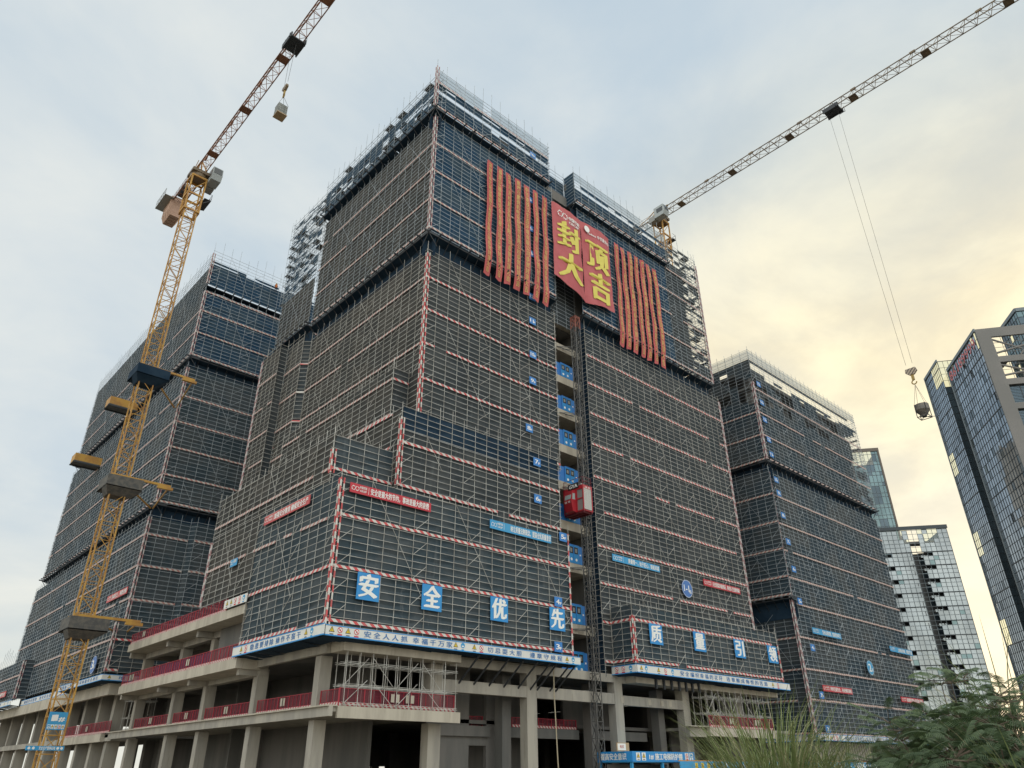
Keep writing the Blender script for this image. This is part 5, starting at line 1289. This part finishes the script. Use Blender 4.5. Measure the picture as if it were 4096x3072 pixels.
glass_wall(t, at(21.9, 0), -uL, 21.9, 95.0, 100.0, 1.37, (2.5,), pick1t, [GL, GLC], seed=5)
b = MB(); P = OPlane(at(21.9, 0), -uL); slab(b, P, -.1, 22.0, 99.6, 100.4, .0, .35); slab(b, P, -.1, .35, -1.6, 100, 0, .3); b.build('edge_trim', MULL, t)
L = MB(); text_into(L, P, '86189999', 1.2, 20.8, 95.5, 98.9, .5, 0, .012); L.build('lettering', mat('faded_red_led', (.46, .10, .10), .5), t)
# grey framed right side with louvres and trussed openings
P = OPlane(at(0, 0), vR); b = MB(); W1 = 15.6
slab(b, P, 0, 3.2, -1.6, 100.2, -.6, .05); slab(b, P, W1-1.6, W1, -1.6, 100.2, -.6, .05); slab(b, P, 3.2, W1-1.6, 97.6, 100.2, -.6, .05)
zz = 91.6
for z in [91.0, 84.6] + [84.6-6.6*k for k in range(1, 13)]: slab(b, P, 3.2, W1-1.6, z-.8, z+.8, -.6, .05)
b.build('stone_frame', GREY, t)
b = MB()
for k in range(13):
    z = 84.6-6.6*k
    if z < 4: break
    slab(b, P, 3.2, W1-1.6, z-5.9, z-.7, -1.0, -.9)
b.build('louvre_panel', LOUVD, t)
b = MB()
for k in range(13):
    z = 84.6-6.6*k
    if z < 4: break
    for i in range(3): slab(b, P, 3.2+(i+1)*2.7-.08, 3.2+(i+1)*2.7+.08, z-5.8, z-.8, -.88, -.7)
    for j in range(12): slab(b, P, 3.22, W1-1.62, z-5.6+j*.4, z-5.5+j*.4, -.88, -.72)
b.build('louvre_blade', MUL, t)
b = MB()
for z0, z1 in ((91.8, 97.6), (85.4, 90.2)):
    b.tube(P.p(3.3, z0+1.2, -.4), P.p(W1-1.8, z1-2.2, -.4), .28, 6); b.tube(P.p(W1*.55, z0+.2, -.4), P.p(W1-2, z1-.2, -.4), .22, 6); b.tube(P.p(3.3, z1-.6, -.4), P.p(W1*.6, z0+1.8, -.4), .26, 6)
    for i in range(4): b.tube(P.p(3.2+(i+1)*2.2, z0, -.5), P.p(3.2+(i+1)*2.2, z1, -.5), .07)
    for j in range(3): b.tube(P.p(3.2, z0+1.4*(j+1), -.5), P.p(W1-1.6, z0+1.4*(j+1), -.5), .06)
b.build('truss', GREY, t)
b = MB(); q = [at(.8, .8), at(.8, W1), at(21.5, W1), at(21.5, .8)]
b.prism([(p[0], p[1], -1.6) for p in q], (0, 0, 86.0)); b.build('inner_core', GLD, t)
b = MB(); b.prism([(p[0], p[1], 99.0) for p in (at(17, 1.0), at(17, 14), at(21.5, 14), at(21.5, 1.0))], (0, 0, .9)); b.build('roof_slab', GREY, t)
# dark recess and the narrow wing
t = thing('glass_tower', 'narrow glass wing left of the numbered tower, split off by a dark vertical joint', 'glass tower', 'glass towers on the right')
b = MB(); q = [at(21.95, 1.6), at(26.7, 1.6), at(26.7, 12), at(21.95, 12)]; b.prism([(p[0], p[1], -1.6) for p in q], (0, 0, 103.0)); b.build('joint_core', mat('joint_panel', (.025, .03, .034), .4), t)
def pickw(s, z, i, j):
    c = (j % 11) in (3, 4, 5) and z < 96
    if s < 3.4 and c: return 2
    if z > 100 and i > 4: return 2
    return 1 if ro.random() < .05 else 0
glass_wall(t, at(38.7, 0), -uL, 12.0, -1.6, 105.6, 1.2, (2.1,), pickw, [GL, GLD, GLC], seed=7, bold=tuple(range(2, 60, 6)))
def pickr(s, z, i, j): return 1 if (s < 4 and z > 97) else 0
glass_wall(t, at(26.7, 0), vR, 8.0, -1.6, 105.6, 1.3, (2.1,), pickr, [GLD, GLC], seed=9)
b = MB(); q = [at(27.2, .6), at(35.0, .6), at(35.0, 8), at(27.2, 8)]; b.prism([(p[0], p[1], -1.6) for p in q], (0, 0, 98.5)); b.build('inner_core', GLD, t)
b = MB(); P = OPlane(at(38.7, 0), -uL); slab(b, P, -.1, 12.1, 105.4, 106.2, 0, .3); slab(b, P, -.15, .15, -1.6, 105.6, 0, .25); b.build('edge_trim', MULL, t)
t = thing('glass_tower', 'higher glass tower cut by the right photo edge, behind the grey louvred flank', 'glass tower', 'glass towers on the right')
def pick0(s, z, i, j): return 2 if ((i*7+j*3) % 19 == 0 and z > 90) else (1 if ro.random() < .3 else 0)
glass_wall(t, at(20, 15.7), -uL, 11.0, -1.6, 110.0, 1.4, (2.1,), pick0, [GLT, GLD, GLC], seed=11)
glass_wall(t, at(9, 15.7), vR, 30.0, -1.6, 110.0, 1.5, (2.1,), pick0, [GLT, GLD, GLC], seed=12)
b = MB(); P = OPlane(at(20, 15.7), -uL); slab(b, P, 0, 11.1, 109.4, 110.4, 0, .3); P = OPlane(at(9, 15.7), vR); slab(b, P, 0, 30, 109.4, 110.4, 0, .3); b.build('edge_trim', MULL, t)
b = MB(); q = [at(9.8, 16.5), at(9.8, 45), at(20, 45), at(20, 16.5)]; b.prism([(p[0], p[1], -1.6) for p in q], (0, 0, 96)); b.build('inner_core', GLD, t)
# apartment tower with balconies and the slim tower behind
t = thing('glass_tower', 'lower silver glass apartment tower with dark balconies and a dark vertical slot', 'glass tower', 'glass towers on the right')
u3 = Vector((.61, -.79, 0)).normalized(); A3 = Vector((176.6, 64.4, 0)); o3 = A3 - u3*8
n3 = Vector((u3.y, -u3.x, 0))
FH = 3.03
def pick3(s, z, i, j):
    s -= 8; fl = j % 3
    if 4.6 < s < 7.0: return None
    if z > 43.8: return 1 if (z > 45.5 and 3.4 < s < 11.5 and (i*5+j) % 7 < 5) else 0
    if fl == 2 and (7.0 < s < 9.9 or -1.2 < s < .9) : return None
    return 2 if ro.random() < .06 else 0
P = glass_wall(t, tuple(o3), u3, 21.8, -1.6, 49.4, 1.09, (1.15, .93, .95), pick3, [GLS, GLC, GLT], mull=MULL, mw=.07, seed=21)
b = MB(); slab(b, P, 12.6, 15.0, -1.6, 43.9, -2.2, -1.9); slab(b, P, 12.6, 12.75, -1.6, 43.9, -1.9, 0); b.build('slot_wall', mat('slot_panel', (.02, .024, .028), .4), t)
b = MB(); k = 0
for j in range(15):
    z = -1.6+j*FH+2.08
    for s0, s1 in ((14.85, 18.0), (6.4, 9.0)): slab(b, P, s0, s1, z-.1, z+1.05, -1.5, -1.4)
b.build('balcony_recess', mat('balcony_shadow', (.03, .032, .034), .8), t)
b = MB()
for j in range(15):
    z = -1.6+j*FH+2.08
    for s0 in (15.3, 16.5): slab(b, P, s0, s0+1.0, z+.02, z+.55, -1.38, -1.36)
b.build('balcony_door', GLS, t)
b = MB()
for j in range(16): slab(b, P, 0, 21.8, -1.6+j*FH-.1, -1.6+j*FH+.06, .02, .22)
slab(b, P, 0, 22.0, 49.1, 49.9, 0, .3); b.build('floor_band', MUL, t)
b = MB(); q = [Vector(P.p(s, -1.6, o)) for s, o in ((0, -2.3), (21.6, -2.3), (21.6, -14), (0, -14))]; b.prism([tuple(p) for p in q], (0, 0, 45.2)); b.build('inner_core', GLD, t)
b = MB(); slab(b, P, 21.6, 21.8, -1.6, 49.6, -14, 0); b.build('side_wall', GLS, t)
b = MB()
for s in (10.5, 13.5, 17.5): slab(b, P, s, s+.8, 43.8, 49.2, -5.5, -4.9)
slab(b, P, 8.5, 20.0, 46.0, 46.5, -3.0, -.6); b.build('roof_frame', GREY, t)
t = thing('glass_tower', 'slim teal glass tower peeking out behind the right scaffold above the apartment tower', 'glass tower', 'glass towers on the right')
B2c = Vector((217.4, 74.9, 0)); o2 = B2c - u3*22
def pick2(s, z, i, j):
    if z > 79 and s < 19.5: return 2
    return 1 if ((i % 5) in (1, 2) and (j % 6) < 3 or ro.random() < .1) else 0
P = glass_wall(t, tuple(o2), u3, 22.0, -1.6, 84.6, 1.1, (2.2, 1.1), pick2, [GLT, GLD, GLC], mull=MULL, mw=.10, seed=31)
b = MB(); slab(b, P, -.1, 22.1, 84.0, 85.0, 0, .3); slab(b, P, 21.6, 22.1, -1.6, 84.6, -12, .2); b.build('edge_trim', mat('bronze_trim', (.16, .13, .11), .5), t)
b = MB(); q = [Vector(P.p(s, -1.6, o)) for s, o in ((0, -1.0), (21.5, -1.0), (21.5, -12), (0, -12))]; b.prism([tuple(p) for p in q], (0, 0, 80.0)); b.build('inner_core', GLD, t)

# ================================================================== PLANTS
def leafmat(name, a, b_, tr=.25):
    m = bpy.data.materials.new(name); m.use_nodes = True; g = G(m.node_tree); p = m.node_tree.nodes['Principled BSDF']
    oi = g.n('ShaderNodeNewGeometry').outputs['Random Per Island']
    c = g.mix(oi, (*a, 1), (*b_, 1)); g.l(c, p.inputs['Base Color']); p.inputs['Roughness'].default_value = .6
    tl = g.n('ShaderNodeBsdfTranslucent'); g.l(c, tl.inputs[0]); mx = g.n('ShaderNodeMixShader'); mx.inputs[0].default_value = tr
    out = m.node_tree.nodes['Material Output']; g.l(p.outputs[0], mx.inputs[1]); g.l(tl.outputs[0], mx.inputs[2]); g.l(mx.outputs[0], out.inputs[0]); return m
LEAF = leafmat('feathery_leaf_green', (.070, .115, .045), (.125, .175, .075))
LEAFD = leafmat('dark_leaf_green', (.045, .080, .034), (.085, .125, .055))
REED = leafmat('reed_blade_green', (.13, .185, .060), (.25, .28, .12), .3)
REEDY = leafmat('reed_blade_straw', (.30, .28, .14), (.38, .36, .22), .3)
BARK = mat('thin_bark', (.12, .09, .065), .9)
def shrub(label, base, h, spread, nst, seed, m, lean=(0, 0), frond=.42, leafw=.019):
    r = random.Random(seed); t = thing('feathery_shrub', label, 'shrub', 'feathery shrubs at the right'); T, F = MB(), MB()
    B = Vector(base)
    def fr(o, d, L):
        d = d.normalized(); side = d.cross(Vector((0, 0, 1)));
        if side.length < .05: side = Vector((1, 0, 0))
        side.normalize(); up = side.cross(d); droop = r.uniform(.15, .55); n = max(6, int(L/.026)); mi = 0 if r.random() < .6 else 1
        prev = o; roll = r.uniform(-.6, .6)
        for k in range(1, n+1):
            f = k/n; p = o + d*(L*f) - Vector((0, 0, 1))*(droop*L*f*f)
            ax = (p-prev).normalized(); ll = .095*(1-.55*abs(f-.45))*r.uniform(.8, 1.15)
            for s in (-1, 1):
                dirn = (side*s*cos(roll) + up*sin(roll)*s + ax*.55 - Vector((0, 0, .25))).normalized()
                wv = ax*leafw*.5
                tip = p + dirn*ll
                F.quad(tuple(p-wv), tuple(p+wv), tuple(tip+wv*.5-Vector((0, 0, .02))), tuple(tip-wv*.5-Vector((0, 0, .02))), mi)
            prev = p
    for s in range(nst):
        a = r.uniform(0, 2*pi); q = r.random()**.6
        top = B + Vector((cos(a)*spread*q+lean[0], sin(a)*spread*q+lean[1], h*r.uniform(.55, 1.0)*(1-.28*q)))
        b0 = B + Vector((cos(a)*.3*q*spread*.6, sin(a)*.3*q*spread*.6, 0)); pts = [b0]
        for k in range(1, 6):
            f = k/5; pts.append(b0.lerp(top, f) + Vector((r.uniform(-.07, .07), r.uniform(-.07, .07), .12*sin(f*pi))))
        for k in range(5): T.tube(pts[k], pts[k+1], .022*(1-k/6.5), 5, r2=.022*(1-(k+1)/6.5))
        for k in range(1, 6):
            for _ in range(r.randint(4, 6) if k < 5 else 7):
                a2 = r.uniform(0, 2*pi); d = Vector((cos(a2), sin(a2), r.uniform(.0, .9)))
                f = r.random(); o = pts[k-1].lerp(pts[k], f) if k < 5 else pts[5]
                br = o + d.normalized()*r.uniform(.08, .30)
                T.tube(o, br, .007, 3); fr(br, d + Vector((r.uniform(-.4, .4), r.uniform(-.4, .4), 0)), frond*r.uniform(.65, 1.15))
    T.build('stem', BARK, t); F.build('foliage', [m, LEAFD], t); return t
def gp(a, d): return (sin(radians(a))*d, cos(radians(a))*d, -EYE)
shrub('tall feathery shrub in the lower right corner, its crown cut off by the photo edge', gp(75.6, 13.5), 2.75, 1.5, 60, 1, LEAFD)
shrub('feathery shrub whose crown reaches up in front of the apartment tower balconies', gp(71.9, 15.0), 3.05, 1.25, 54, 2, LEAF)
shrub('feathery shrub at the left flank of the right thicket, in front of the right tower foot', gp(69.4, 16.0), 2.55, 1.1, 44, 3, LEAF)
shrub('dark low feathery shrub filling the bottom of the right thicket', gp(72.6, 12.0), 2.05, 1.5, 58, 4, LEAFD)
shrub('small sparse feathery sapling above the reed grass near the white return board', gp(61.35, 22.0), 2.75, .62, 12, 5, LEAF)
shrub('low sparse feathery sapling in front of the ribbed wall of the right tower', gp(62.9, 22.0), 2.2, .65, 10, 6, LEAF)
shrub('rounded feathery shrub between the reed tuft and the right photo edge', gp(74.6, 18.0), 3.3, 1.2, 40, 8, LEAF)
shrub('small feathery shrub in front of the right end of the white fascia board', gp(67.3, 18.0), 2.0, .75, 18, 9, LEAFD)
def reeds(label, base, h, spread, n, seed, m2=REEDY, up=.75, w=.030):
    r = random.Random(seed); t = thing('reed_clump', label, 'reed grass', 'reed grass clumps'); F = MB(); B = Vector(base)
    for i in range(n):
        a = r.uniform(0, 2*pi); q = r.random()**.5*spread*.45; o = B + Vector((cos(a)*q, sin(a)*q, 0)); a += r.uniform(-.6, .6)
        L = h*r.uniform(.6, 1.25); d = Vector((cos(a), sin(a), 0)); th = r.uniform(.05, 1.0-up*.5); bend = r.uniform(.4, 1.7); ns = 8
        side = Vector((-sin(a), cos(a), 0)); ww = w*r.uniform(.6, 1.4); P = o; ang = pi/2-th*.5; idx = len(F.v); mi = 0 if r.random() < .82 else 1
        for k in range(ns+1):
            f = k/ns; wk = ww*(1-f)**.6*(.6+.4*min(1, f*4))*.5 + .001
            F.v += [tuple(P-side*wk), tuple(P+side*wk)]
            ang -= bend*f*.32; P = P + (d*cos(ang)+Vector((0, 0, 1))*sin(ang))*(L/ns)
        for k in range(ns): q2 = idx+2*k; F.f.append((q2, q2+1, q2+3, q2+2)); F.mi.append(mi)
    F.build('blade', [REED, m2], t); return t
reeds('big pale green reed clump left of the sapling, hiding the end of the pale slab', gp(60.2, 19.0), 3.05, 2.2, 720, 11)
reeds('lower reed clump at the left end of the grass, in front of the marbled posters', gp(58.2, 20.0), 2.1, 1.5, 330, 12)
reeds('low reed clump in front of the ribbed wall, below the sapling', gp(62.4, 19.0), 2.2, 2.2, 420, 13)
reeds('low reed clump in front of the middle of the ribbed wall', gp(64.4, 19.0), 2.05, 1.8, 380, 14)
reeds('bright green reed clump left of the thicket', gp(66.3, 18.0), 2.05, 1.8, 430, 15)
reeds('tall dark reed tuft sticking up above the thicket at the right', gp(74.3, 19.0), 3.75, 1.0, 170, 16, up=1.0, w=.03)
reeds('straw coloured reed clump in the lower right corner of the thicket', gp(75.4, 11.5), 2.0, .8, 170, 17, up=.9)

# ================================================================== lift everything so that the ground is z = 0, origins at each thing's base
roots = [o for o in COL.objects if o.parent is None and o.type in ('MESH', 'EMPTY')]
kids = {}
for o in COL.objects:
    if o.parent: kids.setdefault(o.parent.name, []).append(o)
def walk(o):
    yield o
    for c in kids.get(o.name, ()): yield from walk(c)
import array
for r_ in roots:
    tree = [o for o in walk(r_) if o.type == 'MESH']
    lo = [1e9]*3; hi = [-1e9]*3; data = []
    for o in tree:
        a = array.array('f', [0.0])*(len(o.data.vertices)*3); o.data.vertices.foreach_get('co', a)
        data.append((o, a))
        for k in range(3):
            s = a[k::3]
            if s: lo[k] = min(lo[k], min(s)); hi[k] = max(hi[k], max(s))
    base = Vector(((lo[0]+hi[0])/2, (lo[1]+hi[1])/2, lo[2]))
    for o, a in data: o.data.transform(Matrix.Translation(-base)); o.data.update()
    r_.location = base + Vector((0, 0, EYE))
bpy.context.view_layer.update()
